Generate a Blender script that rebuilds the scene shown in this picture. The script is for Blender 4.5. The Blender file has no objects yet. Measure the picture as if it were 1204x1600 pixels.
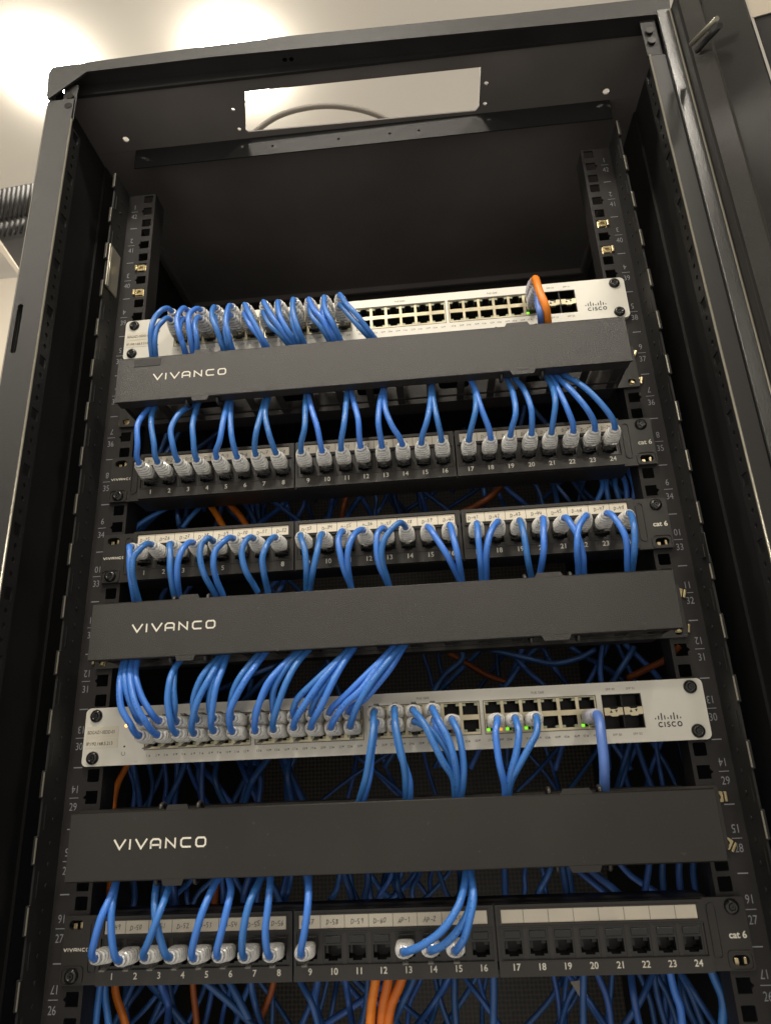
import bpy, bmesh, math, random
from mathutils import Vector, Matrix
from mathutils.geometry import tessellate_polygon
random.seed(11)
S = 0.001                      # everything below is written in millimetres
scene = bpy.context.scene

# ------------------------------------------------------------------ camera
CF, CX, CY, CZ, YAW, PIT, ROL = 1053.283, 45.864, -548.439, -576.2205, 0.07067427, 0.34140497, 0.04472588
RM = Matrix.Rotation(YAW, 3, 'Z') @ Matrix.Rotation(PIT, 3, 'X') @ Matrix.Rotation(ROL, 3, 'Y')
CAM = Vector((CX, CY, CZ))
cd = bpy.data.cameras.new('camera'); cam = bpy.data.objects.new('camera', cd)
scene.collection.objects.link(cam); scene.camera = cam
cd.sensor_fit = 'VERTICAL'; cd.sensor_height = 24; cd.lens = CF / 1600 * 24
cd.clip_start = 0.01; cd.clip_end = 60
r, f, u = RM.col[0], RM.col[1], RM.col[2]
cam.matrix_world = Matrix(((r.x, u.x, -f.x, CX*S), (r.y, u.y, -f.y, CY*S), (r.z, u.z, -f.z, CZ*S), (0, 0, 0, 1)))
cd.dof.use_dof = True; cd.dof.focus_distance = 0.60; cd.dof.aperture_fstop = 6.5

# ------------------------------------------------------------------ world, exposure
w = bpy.data.worlds.new('World'); scene.world = w; w.use_nodes = True
w.node_tree.nodes['Background'].inputs[0].default_value = (0.86, 0.80, 0.71, 1)
w.node_tree.nodes['Background'].inputs[1].default_value = 0.85
scene.view_settings.view_transform = 'Standard'; scene.view_settings.look = 'None'
scene.view_settings.exposure = 0; scene.view_settings.gamma = 1
LAMP_L = 135.0                  # radiance of the room's round ceiling downlights
CEIL = 750.0

def at(px, py, Y):             # photograph pixel on the plane y = Y (mm)
    d = RM @ Vector(((px-602)/CF, 1, (800-py)/CF)); t = (Y-CAM.y)/d.y
    return CAM + t*d
def atz(px, py, Z):
    d = RM @ Vector(((px-602)/CF, 1, (800-py)/CF)); t = (Z-CAM.z)/d.z
    return CAM + t*d
def V(x, y, z): return Vector((x, y, z))

# ------------------------------------------------------------------ materials
def mat(name, col, rough=.5, metal=0, bump=0, bscale=900, spec=.5, trans=0, vary=0, vscale=40, emit=None, coat=0, speck=0, ior=1.5, bdist=.0004):
    m = bpy.data.materials.new(name); m.use_nodes = True; nt = m.node_tree; N = nt.nodes; L = nt.links
    b = N['Principled BSDF']; b.inputs['Base Color'].default_value = (*col, 1)
    b.inputs['Roughness'].default_value = rough; b.inputs['Metallic'].default_value = metal
    b.inputs['Specular IOR Level'].default_value = spec; b.inputs['Transmission Weight'].default_value = trans
    b.inputs['Coat Weight'].default_value = coat; b.inputs['IOR'].default_value = ior
    tc = N.new('ShaderNodeTexCoord')
    if bump:
        n = N.new('ShaderNodeTexNoise'); n.inputs['Scale'].default_value = bscale; n.inputs['Detail'].default_value = 2
        bp = N.new('ShaderNodeBump'); bp.inputs['Strength'].default_value = bump; bp.inputs['Distance'].default_value = bdist
        L.new(tc.outputs['Object'], n.inputs['Vector']); L.new(n.outputs['Fac'], bp.inputs['Height']); L.new(bp.outputs['Normal'], b.inputs['Normal'])
    last = None
    if vary:
        n = N.new('ShaderNodeTexNoise'); n.inputs['Scale'].default_value = vscale; n.inputs['Detail'].default_value = 5
        L.new(tc.outputs['Object'], n.inputs['Vector'])
        r_ = N.new('ShaderNodeValToRGB'); r_.color_ramp.elements[0].position = .3; r_.color_ramp.elements[1].position = .72
        r_.color_ramp.elements[0].color = (*[c*(1-vary) for c in col], 1); r_.color_ramp.elements[1].color = (*[min(1, c*(1+vary)) for c in col], 1)
        L.new(n.outputs['Fac'], r_.inputs['Fac']); last = r_.outputs['Color']; L.new(last, b.inputs['Base Color'])
        mr = N.new('ShaderNodeMapRange'); mr.inputs['To Min'].default_value = rough*.82; mr.inputs['To Max'].default_value = min(1, rough*1.2)
        L.new(n.outputs['Fac'], mr.inputs['Value']); L.new(mr.outputs['Result'], b.inputs['Roughness'])
    if speck:                  # small light wear marks / dust
        n = N.new('ShaderNodeTexNoise'); n.inputs['Scale'].default_value = 330; n.inputs['Detail'].default_value = 3
        L.new(tc.outputs['Object'], n.inputs['Vector'])
        r_ = N.new('ShaderNodeValToRGB'); r_.color_ramp.elements[0].position = .70; r_.color_ramp.elements[1].position = .76
        L.new(n.outputs['Fac'], r_.inputs['Fac'])
        mx = N.new('ShaderNodeMixRGB'); mx.inputs['Color2'].default_value = (*[c+speck for c in col], 1)
        if last: L.new(last, mx.inputs['Color1'])
        else: mx.inputs['Color1'].default_value = (*col, 1)
        L.new(r_.outputs['Color'], mx.inputs['Fac']); L.new(mx.outputs['Color'], b.inputs['Base Color'])
    if emit:
        b.inputs['Emission Color'].default_value = (*emit[:3], 1); b.inputs['Emission Strength'].default_value = emit[3]
    return m
M = {}
M['paint'] = mat('textured_black_paint', (.018, .0175, .017), .42, spec=.35, bump=.55, bscale=1500, vary=.25, vscale=14, speck=.03)
M['cover2'] = mat('smooth_black_cover', (.019, .0175, .0155), .42, spec=.38, bump=.5, bscale=1900, bdist=.00025, vary=.18, vscale=12, speck=.02)
M['cover'] = mat('grained_black_cover', (.026, .0245, .0225), .33, bump=.8, bscale=1600, bdist=.0005, vary=.12, vscale=18, speck=.02)
M['gloss'] = mat('satin_frame_paint', (.018, .018, .0175), .26, bump=.35, bscale=1100, spec=.8)
M['frame'] = mat('grained_frame_paint', (.015, .015, .0148), .40, spec=.4, bump=.9, bscale=1700, vary=.15, vscale=12)
M['rail'] = mat('black_rail_steel', (.018, .0165, .016), .55, spec=.35, bump=.3, bscale=1800, vary=.25, vscale=25, speck=.02)
M['dark'] = mat('dark_inner_steel', (.012, .0115, .011), .55, vary=.3, vscale=9)
M['roof'] = mat('flare_lightened_roof_steel', (.13, .118, .112), .55, bump=.2, bscale=1500, vary=.2, vscale=8)  # black steel lightened so its colour carries the flare veil
M['edge'] = mat('worn_and_lit_steel_edge', (.34, .32, .26), .3, metal=.6)  # worn on the post edges; on the rail tabs it paints caught light
M['plastic'] = mat('black_panel_plastic', (.022, .020, .018), .38, bump=.15, bscale=2500, vary=.2, vscale=30, speck=.02)
M['plastic2'] = mat('black_jack_plastic', (.012, .0115, .011), .3, vary=.2, vscale=60)
M['cavity'] = mat('port_cavity', (.007, .007, .007), .5)
M['switch'] = mat('champagne_switch_face', (.70, .68, .61), .46, metal=.12, bump=.06, bscale=3000, vary=.05, vscale=20, speck=-.10)
M['cage'] = mat('port_cage_metal', (.62, .55, .38), .32, metal=.55, vary=.15, vscale=80)
M['gold'] = mat('contact_gold', (.55, .38, .12), .3, metal=.9)
M['lightpipe'] = mat('light_pipe', (.55, .60, .42), .25, trans=.3)
M['brass'] = mat('zinc_plated_clip', (.55, .46, .27), .3, metal=.95, vary=.25, vscale=120)
M['screw'] = mat('black_screw', (.012, .012, .012), .22, vary=.3, vscale=200)
M['socket'] = mat('screw_socket', (.05, .05, .05), .35, metal=.7)
M['print'] = mat('white_print', (.72, .69, .60), .6)
M['railprint'] = mat('rail_print', (.22, .225, .245), .6)
M['greyprint'] = mat('grey_print', (.16, .15, .14), .6)
M['jprint'] = mat('faint_jacket_print', (.012, .055, .19), .5)
M['ink'] = mat('pen_ink', (.035, .035, .05), .6)
M['sticker'] = mat('cream_label_paper', (.74, .68, .56), .6, vary=.05, vscale=50)
M['sticker2'] = mat('switch_label_paper', (.66, .62, .51), .5)
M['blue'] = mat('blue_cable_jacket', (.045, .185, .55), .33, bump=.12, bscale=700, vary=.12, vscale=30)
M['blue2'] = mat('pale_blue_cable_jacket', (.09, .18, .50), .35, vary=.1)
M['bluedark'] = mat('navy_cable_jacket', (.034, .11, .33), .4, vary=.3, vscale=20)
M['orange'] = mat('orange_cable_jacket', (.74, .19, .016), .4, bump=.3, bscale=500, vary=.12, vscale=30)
M['greycable'] = mat('grey_cable_jacket', (.22, .20, .17), .5)
M['boot'] = mat('clear_boot', (1, .99, .96), .05, trans=.84, ior=1.62, bump=1.0, bscale=430, spec=1.0, coat=.5, bdist=.0007)
M['milky'] = mat('milky_boot', (.62, .62, .68), .3, trans=.45, ior=1.4)
M['orangedim'] = mat('shaded_orange_jacket', (.30, .075, .014), .5)  # orange jacket darkened to put the dimness at the back into its colour
M['plug'] = mat('clear_plug', (.85, .85, .83), .08, trans=.9, ior=1.5)
M['latch'] = mat('smoke_latch', (.30, .29, .27), .2, trans=.45)
M['ceil'] = mat('ceiling_paint', (.68, .64, .565), .9, vary=.05, vscale=1.5)
M['wall'] = mat('wall_paint', (.55, .50, .42), .9)
M['lamp'] = mat('lamp_glow', (1, 1, 1), .5, emit=(1, .92, .80, LAMP_L))
M['lamprim'] = mat('lamp_rim', (.85, .84, .80), .4)
M['green'] = mat('green_led', (.2, .9, .1), .3, emit=(.30, 1, .03, .8))
M['amber'] = mat('amber_led', (.9, .4, .1), .3, emit=(1, .45, .04, .8))
M['orangeled'] = mat('orange_led', (.9, .4, .1), .3, emit=(1, .33, .06, 7))
M['duct'] = mat('black_duct', (.014, .013, .013), .75, spec=.25)
M['beige'] = mat('beige_trim', (.45, .40, .32), .6)
for nm_ in ('blue', 'bluedark', 'orange'):
    nt = M[nm_].node_tree; N = nt.nodes; L = nt.links; b = N['Principled BSDF']
    src = b.inputs['Base Color'].links[0].from_socket
    oi = N.new('ShaderNodeObjectInfo'); hs = N.new('ShaderNodeHueSaturation'); mr = N.new('ShaderNodeMapRange'); m2 = N.new('ShaderNodeMapRange')
    mr.inputs['To Min'].default_value = .78; mr.inputs['To Max'].default_value = 1.25; m2.inputs['To Min'].default_value = .496; m2.inputs['To Max'].default_value = .508
    L.new(oi.outputs['Random'], mr.inputs['Value']); L.new(oi.outputs['Random'], m2.inputs['Value'])
    L.new(mr.outputs['Result'], hs.inputs['Value']); L.new(m2.outputs['Result'], hs.inputs['Hue']); L.new(src, hs.inputs['Color']); L.new(hs.outputs['Color'], b.inputs['Base Color'])
def clearmat(name, white, lo, hi, sc):
    # moulded clear plastic: glass broken up by frosted, light-catching ridges and facets
    m = bpy.data.materials.new(name); m.use_nodes = True; nt = m.node_tree; N = nt.nodes; L = nt.links
    out = N['Material Output']; b = N['Principled BSDF']; b.inputs['Base Color'].default_value = (*white, 1); b.inputs['Roughness'].default_value = .16
    b.inputs['Specular IOR Level'].default_value = .9; b.inputs['Coat Weight'].default_value = .6; b.inputs['Coat Roughness'].default_value = .05
    g = N.new('ShaderNodeBsdfGlass'); g.inputs['IOR'].default_value = 1.38; g.inputs['Roughness'].default_value = .04; g.inputs['Color'].default_value = (.97, .97, .95, 1)
    tc = N.new('ShaderNodeTexCoord'); n = N.new('ShaderNodeTexNoise'); n.inputs['Scale'].default_value = sc; n.inputs['Detail'].default_value = 1.5
    mp = N.new('ShaderNodeMapping'); mp.inputs['Scale'].default_value = (1, 2.3, 1); L.new(tc.outputs['Object'], mp.inputs['Vector']); L.new(mp.outputs['Vector'], n.inputs['Vector'])
    wv = N.new('ShaderNodeTexWave'); wv.bands_direction = 'Y'; wv.inputs['Scale'].default_value = 95; wv.inputs['Distortion'].default_value = 2.5; wv.inputs['Detail'].default_value = 1
    L.new(tc.outputs['Object'], wv.inputs['Vector'])
    ad = N.new('ShaderNodeMath'); ad.operation = 'MULTIPLY_ADD'; ad.inputs[1].default_value = .55; L.new(wv.outputs['Fac'], ad.inputs[0]); L.new(n.outputs['Fac'], ad.inputs[2])
    mr = N.new('ShaderNodeMapRange'); mr.inputs['From Min'].default_value = .52; mr.inputs['From Max'].default_value = .92; mr.inputs['To Min'].default_value = lo; mr.inputs['To Max'].default_value = hi
    L.new(ad.outputs['Value'], mr.inputs['Value'])
    bp = N.new('ShaderNodeBump'); bp.inputs['Strength'].default_value = .35; bp.inputs['Distance'].default_value = .0005; L.new(ad.outputs['Value'], bp.inputs['Height'])
    L.new(bp.outputs['Normal'], b.inputs['Normal']); L.new(bp.outputs['Normal'], g.inputs['Normal'])
    tr = N.new('ShaderNodeBsdfTranslucent'); tr.inputs['Color'].default_value = (*white, 1); m2 = N.new('ShaderNodeMixShader'); m2.inputs['Fac'].default_value = .3
    L.new(b.outputs['BSDF'], m2.inputs[1]); L.new(tr.outputs['BSDF'], m2.inputs[2])
    mx = N.new('ShaderNodeMixShader'); L.new(mr.outputs['Result'], mx.inputs['Fac']); L.new(g.outputs['BSDF'], mx.inputs[1]); L.new(m2.outputs['Shader'], mx.inputs[2]); L.new(mx.outputs['Shader'], out.inputs['Surface'])
    return m
M['boot'] = clearmat('clear_boot_plastic', (.98, .97, .93), .04, .80, 420)
def meshmat():                 # perforated rear door
    m = bpy.data.materials.new('perforated_steel'); m.use_nodes = True; nt = m.node_tree; N = nt.nodes; L = nt.links
    b = N['Principled BSDF']; tc = N.new('ShaderNodeTexCoord'); v = N.new('ShaderNodeTexVoronoi')
    v.inputs['Scale'].default_value = 150; v.inputs['Randomness'].default_value = .12
    L.new(tc.outputs['Object'], v.inputs['Vector'])
    r_ = N.new('ShaderNodeValToRGB'); r_.color_ramp.elements[0].position = .38; r_.color_ramp.elements[1].position = .46
    r_.color_ramp.elements[0].color = (.004, .004, .004, 1); r_.color_ramp.elements[1].color = (.06, .046, .030, 1)
    L.new(v.outputs['Distance'], r_.inputs['Fac']); L.new(r_.outputs['Color'], b.inputs['Base Color']); b.inputs['Roughness'].default_value = .45
    return m
M['perf'] = meshmat()

# ------------------------------------------------------------------ mesh helpers (coordinates in mm)
def link(o): scene.collection.objects.link(o)
def bm_new(): return bmesh.new()
def box(bm, x0, x1, y0, y1, z0, z1, bev=0):
    vs = [bm.verts.new((x, y, z)) for x in (x0, x1) for y in (y0, y1) for z in (z0, z1)]
    fs = [bm.faces.new([vs[i] for i in q]) for q in ((0,1,3,2),(4,6,7,5),(0,4,5,1),(2,3,7,6),(0,2,6,4),(1,5,7,3))]
    if bev:
        es = {e for f_ in fs for e in f_.edges}
        bmesh.ops.bevel(bm, geom=list(es), offset=bev, segments=2, profile=.5, affect='EDGES')
def plate(bm, outer, holes, y0, y1, M3=None):
    """polygon (x,z) with holes, extruded from y0 (front) to y1; M3 remaps the axes"""
    polys = [outer] + list(holes)
    flat = [p for pl in polys for p in pl]
    tr = tessellate_polygon([[Vector((p[0], p[1], 0)) for p in pl] for pl in polys])
    fn = (lambda x, y, z: (x, y, z)) if M3 is None else M3
    A = [bm.verts.new(fn(p[0], y0, p[1])) for p in flat]; B = [bm.verts.new(fn(p[0], y1, p[1])) for p in flat]
    for t in tr:
        if len(set(t)) < 3: continue
        try: bm.faces.new([A[i] for i in t]); bm.faces.new([B[i] for i in reversed(t)])
        except ValueError: pass
    k = 0
    for pl in polys:
        n = len(pl)
        for i in range(n):
            a, b = k+i, k+(i+1) % n
            try: bm.faces.new((A[a], A[b], B[b], B[a]))
            except ValueError: pass
        k += n
def rect(x0, x1, z0, z1): return [(x0, z0), (x1, z0), (x1, z1), (x0, z1)]
def rrect(x0, x1, z0, z1, r_, n=5):
    o = []
    for cx, cz, a0 in ((x1-r_, z1-r_, 0), (x0+r_, z1-r_, 90), (x0+r_, z0+r_, 180), (x1-r_, z0+r_, 270)):
        for i in range(n+1):
            a = math.radians(a0+90*i/n); o.append((cx+r_*math.cos(a), cz+r_*math.sin(a)))
    return o
def circ(cx, cz, r_, n=14): return [(cx+r_*math.cos(2*math.pi*i/n), cz+r_*math.sin(2*math.pi*i/n)) for i in range(n)]
def tube(bm, pts, rad, n=10, caps=True, ends=None):
    pts = [Vector(p) for p in pts]
    T = [(pts[min(i+1, len(pts)-1)]-pts[max(i-1, 0)]).normalized() for i in range(len(pts))]
    up = V(0, 0, 1) if abs(T[0].z) < .9 else V(1, 0, 0)
    nrm = (up - T[0]*up.dot(T[0])).normalized(); rings = []
    for i, p in enumerate(pts):
        nrm = (nrm - T[i]*nrm.dot(T[i])).normalized(); bn = T[i].cross(nrm)
        rr = rad(i/(len(pts)-1)) if callable(rad) else rad
        rings.append([bm.verts.new(p + rr*(math.cos(2*math.pi*k/n)*nrm + math.sin(2*math.pi*k/n)*bn)) for k in range(n)])
    for a, b in zip(rings, rings[1:]):
        for k in range(n):
            f_ = bm.faces.new((a[k], a[(k+1) % n], b[(k+1) % n], b[k])); f_.smooth = True
    if caps: bm.faces.new(rings[0][::-1]); bm.faces.new(rings[-1])
def spline(P, per=7):
    P = [Vector(p) for p in P]; P = [P[0]*2-P[1]] + P + [P[-1]*2-P[-2]]; out = []
    for i in range(1, len(P)-2):
        p0, p1, p2, p3 = P[i-1:i+3]
        t0 = 0; t1 = t0+max(1e-3, (p1-p0).length)**.5; t2 = t1+max(1e-3, (p2-p1).length)**.5; t3 = t2+max(1e-3, (p3-p2).length)**.5
        for k in range(per):
            t = t1+(t2-t1)*k/per
            A1 = p0*((t1-t)/(t1-t0))+p1*((t-t0)/(t1-t0)); A2 = p1*((t2-t)/(t2-t1))+p2*((t-t1)/(t2-t1)); A3 = p2*((t3-t)/(t3-t2))+p3*((t-t2)/(t3-t2))
            B1 = A1*((t2-t)/(t2-t0))+A2*((t-t0)/(t2-t0)); B2 = A2*((t3-t)/(t3-t1))+A3*((t-t1)/(t3-t1))
            out.append(B1*((t2-t)/(t2-t1))+B2*((t-t1)/(t2-t1)))
    out.append(P[-2]); return out
def build(name, bm, m, parent=None, smooth=False, origin=None):
    """link the bmesh as ONE object; vertices are world mm, stored relative to the parent's location"""
    o0 = Vector(origin) if origin is not None else Vector((0, 0, 0))
    if parent is not None and origin is None: o0 = Vector(parent['base'])
    for v in bm.verts: v.co = (v.co - o0)*S
    bmesh.ops.recalc_face_normals(bm, faces=bm.faces)
    me = bpy.data.meshes.new(name); bm.to_mesh(me); bm.free(); me.materials.append(M[m])
    if smooth:
        for p in me.polygons: p.use_smooth = True
    o = bpy.data.objects.new(name, me); link(o)
    if parent is None: o.location = o0*S
    else: o.parent = parent
    o['base'] = list(o0) if parent is None or origin is not None else list(parent['base'])
    return o
def sub(name, bm, m, parent, smooth=False):       # same frame as the parent part
    return build(name, bm, m, parent, smooth)
def tag(o, label, cat, group=None, kind=None):
    if label: o['label'] = label
    if cat: o['category'] = cat
    if group: o['group'] = group
    if kind: o['kind'] = kind
    return o
def empty(name, loc):
    o = bpy.data.objects.new(name, None); o.empty_display_size = .01; link(o); o.location = Vector(loc)*S; o['base'] = list(loc); return o
def inst(name, me, parent, local=(0, 0, 0)):
    o = bpy.data.objects.new(name, me); link(o); o.parent = parent; o.location = Vector(local)*S; o['base'] = list(parent['base']); return o

# ---- lettering
_cache = {}
def glyphs(s, bold=0):
    if (s, bold) in _cache: return _cache[(s, bold)]
    c = bpy.data.curves.new('t', 'FONT'); c.body = s; c.size = 1; c.offset = bold; c.resolution_u = 3
    o = bpy.data.objects.new('t', c); link(o); dg = bpy.context.evaluated_depsgraph_get()
    me = bpy.data.meshes.new_from_object(o.evaluated_get(dg))
    vs = [v.co.copy() for v in me.vertices]; fs = [tuple(p.vertices) for p in me.polygons]
    bpy.data.objects.remove(o); bpy.data.curves.remove(c); bpy.data.meshes.remove(me)
    x0 = min(v.x for v in vs); x1 = max(v.x for v in vs)
    _cache[(s, bold)] = (vs, fs, x0, x1); return _cache[(s, bold)]
def text(bm, s, x, z, y, h, align='C', sx=1, bold=0, flip=False):
    """text of cap height h with its vertical centre at z, on the plane y"""
    vs, fs, x0, x1 = glyphs(s, bold); k = h/.70; wd = (x1-x0)*k*sx
    ox = {'L': x, 'C': x-wd/2, 'R': x-wd}[align]; B = []
    for v in vs:
        px = ox+(v.x-x0)*k*sx; pz = z-h/2+v.y*k
        if flip: px = 2*(ox+wd/2)-px; pz = 2*z-pz
        B.append(bm.verts.new((px, y, pz)))
    for f_ in fs:
        try: bm.faces.new([B[i] for i in f_])
        except ValueError: pass
def stroke(bm, pts, y, wd, closed=False):
    pts = [Vector((p[0], 0, p[1])) for p in pts]
    if closed: pts.append(pts[0].copy())
    n = len(pts); L_, R_ = [], []
    for i, p in enumerate(pts):
        if closed and i in (0, n-1): a, b = (pts[0]-pts[-2]).normalized(), (pts[1]-pts[0]).normalized()
        else:
            a = (p-pts[i-1]).normalized() if i else (pts[1]-p).normalized(); b = (pts[i+1]-p).normalized() if i < n-1 else a
        na = V(-a.z, 0, a.x); nb = V(-b.z, 0, b.x); m_ = (na+nb)
        m_ = na if m_.length < .3 else m_.normalized()
        k = min(2.0, 1/max(.4, m_.dot(na)))
        L_.append(bm.verts.new((p+m_*wd/2*k+V(0, y, 0)))); R_.append(bm.verts.new((p-m_*wd/2*k+V(0, y, 0))))
    for i in range(n-1): bm.faces.new((L_[i], L_[i+1], R_[i+1], R_[i]))
def vivanco(bm, x, z, y, w_, h, t):
    k = w_/64.0; q = h/6.5
    def st(pts, closed=False): stroke(bm, [(x+px*k, z+(pz-3.25)*q) for px, pz in pts], y, t, closed)
    st([(0, 6.5), (4, .5), (8, 6.5)]); st([(11.2, 0), (11.2, 6.5)]); st([(15, 6.5), (19, .5), (23, 6.5)])
    st([(25.8, 0), (25.8, 4.6), (27.2, 6), (31, 6), (32.4, 4.9), (32.4, 0)]); st([(25.8, 2.3), (32.4, 2.3)])
    st([(36.3, 0), (36.3, 6), (42.6, .5), (42.6, 6.5)])
    st([(53.6, 6), (48, 6), (46.8, 4.8), (46.8, 1.8), (48, .5), (53.6, .5)])
    st([(57.2, 4.8), (58.4, 6), (62.6, 6), (63.6, 4.8), (63.6, 1.7), (62.4, .5), (58.2, .5), (57.2, 1.7)], True)
HW = {'D': [[(0,0),(0,1),(.5,.8),(.55,.3),(0,0)]], 'A': [[(0,0),(.3,1),(.6,0)],[(.1,.4),(.5,.4)]], 'P': [[(0,0),(.05,1),(.5,.85),(.45,.5),(.05,.45)]],
 '-': [[(.1,.45),(.6,.5)]], '0': [[(.3,1),(0,.6),(.1,.05),(.45,.1),(.55,.7),(.3,1)]], '1': [[(.1,.75),(.35,1),(.3,0)]], '2': [[(0,.8),(.3,1),(.5,.7),(0,0),(.6,.05)]],
 '3': [[(0,.9),(.45,.95),(.2,.55),(.5,.3),(.1,0)]], '4': [[(.1,1),(0,.45),(.55,.45)],[(.5,.9),(.4,0)]], '5': [[(.5,1),(.05,.95),(.05,.55),(.45,.45),(.4,.05),(0,.05)]],
 '6': [[(.4,1),(.05,.5),(.15,.02),(.5,.2),(.35,.5),(.08,.4)]], '7': [[(0,.95),(.5,1),(.2,0)],[(.1,.5),(.45,.5)]], '8': [[(.5,.9),(.1,.85),(.5,.2),(.2,0),(.05,.25),(.5,.9)]],
 '9': [[(.45,.6),(.1,.65),(.2,1),(.48,.9),(.42,0)]]}
def hand(bm, s, x, z, y, h, pitch=.72, slant=0):
    tot = len(s)*pitch*h; cx = x-tot/2; tilt = random.uniform(.02, .12)+slant
    for ch in s:
        dz = random.uniform(-.12, .12)*h
        for pl in HW[ch]:
            stroke(bm, [(cx+(px+.15*pz+random.uniform(-.09, .09))*h*.9, z-h/2+pz*h+dz+(cx-x)*tilt) for px, pz in pl], y, .34)
        cx += pitch*h

# ------------------------------------------------------------------ room: ceiling, wall, lamps
U = 44.45
bm = bm_new(); box(bm, -4500, 4500, -4500, 4500, CEIL, CEIL+40); tag(build('ceiling', bm, 'ceil'), None, None, kind='structure')
lamps = [(atz(372, 98, CEIL), 'round downlight glowing in the ceiling just above the cabinet roof, half seen through its cutout', 80),
         (atz(78, 112, CEIL), 'added downlight imitating flare glow beyond the upper left corner of the cabinet', 80)]  # second lamp is added, its glow stands in for lens flare
for i, (p, lab, rr) in enumerate(lamps + [(V(-380, -1560, CEIL), 0, 85), (V(703, -853, CEIL), 0, 85), (V(-120, -700, CEIL), 0, 85), (V(-1050, -700, CEIL), 0, 85), (V(900, -2300, CEIL), 0, 85)]):
    t = empty('downlight', (p.x, p.y, CEIL))
    tag(t, lab or ['round ceiling downlight behind the photographer to the left', 'round ceiling downlight in front of the right cabinet post', 'round ceiling downlight just in front of the cabinet', 'round ceiling downlight out in the room on the left', 'round ceiling downlight far behind the photographer to the right'][i-2], 'ceiling lamp', 'round ceiling downlights')
    bm = bm_new(); plate(bm, circ(0, 0, rr+5, 40), [circ(0, 0, rr, 40)], 0, .8, lambda x, y, z: (p.x+x, p.y+z, CEIL-1+y)); build('lamp_rim', bm, 'lamprim', t)
    bm = bm_new(); rings = []
    for q in range(7):
        a = q/6*math.pi/2*.97; rings.append([bm.verts.new((p.x+(rr-1)*math.cos(a)*math.cos(k*math.pi/20), p.y+(rr-1)*math.cos(a)*math.sin(k*math.pi/20), CEIL-.5-24*math.sin(a))) for k in range(40)])
    for a_, b_ in zip(rings, rings[1:]):
        for k in range(40): bm.faces.new((a_[k], a_[(k+1) % 40], b_[(k+1) % 40], b_[k]))
    bm.faces.new(rings[-1]); build('lamp_diffuser', bm, 'lamp', t)
# dark ribbed casing in the back left with its beige rail, seen past the left post
t = empty('ribbed_casing', (-780, 400, 300)); tag(t, 'black ribbed casing hanging behind the left cabinet post, beige rail under it', 'ribbed casing')
def pz(px, py, Y=400): q = at(px, py, Y); return (q.x, q.z)
rA = []; px = -80
for row, (v0, v1, step, yy) in enumerate(((297, 345, 7.5, 398), (350, 371, 8.5, 394))):
    bm = bm_new(); px = -90
    while px < 55:
        k = -px*.19; tube(bm, [at(px, v0+k*.9, yy), at(px-5, v1+k, yy)], 2.6, 8); px += step
    build('rib_row', bm, 'duct', t)
bm = bm_new(); plate(bm, [pz(-95, 311), pz(60, 283), pz(60, 460), pz(28, 418), pz(0, 376), pz(-95, 300+60)], [], 402, 420); build('casing', bm, 'dark', t)
bm = bm_new(); plate(bm, [pz(-60, 322), pz(0, 374), pz(28, 416), pz(60, 460), pz(60, 468), pz(26, 424), pz(-4, 384), pz(-60, 335)], [], 385, 401); build('beige_rail', bm, 'beige', t)
bm = bm_new(); box(bm, -4400, -900, 900, 940, -2000, 700-1); tag(build('wall', bm, 'wall'), None, None, kind='structure')
# grey cable arched over the roof cutout
bm = bm_new(); P = [atz(372, 232, 95), atz(400, 205, 110), atz(438, 180, 125), atz(500, 166, 130), atz(560, 171, 128), atz(607, 188, 118), atz(650, 215, 100)]
tube(bm, spline(P), 3.2); tag(build('grey_cable', bm, 'greycable', smooth=True, origin=P[0]), 'thick grey cable arched above the roof cutout of the cabinet', 'cable')

# ------------------------------------------------------------------ the cabinet
CB = empty('network_cabinet', (0, 300, -1950)); tag(CB, 'tall black steel network cabinet with printed mounting rails and cutout roof', 'cabinet')
ZB = -1950
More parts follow.
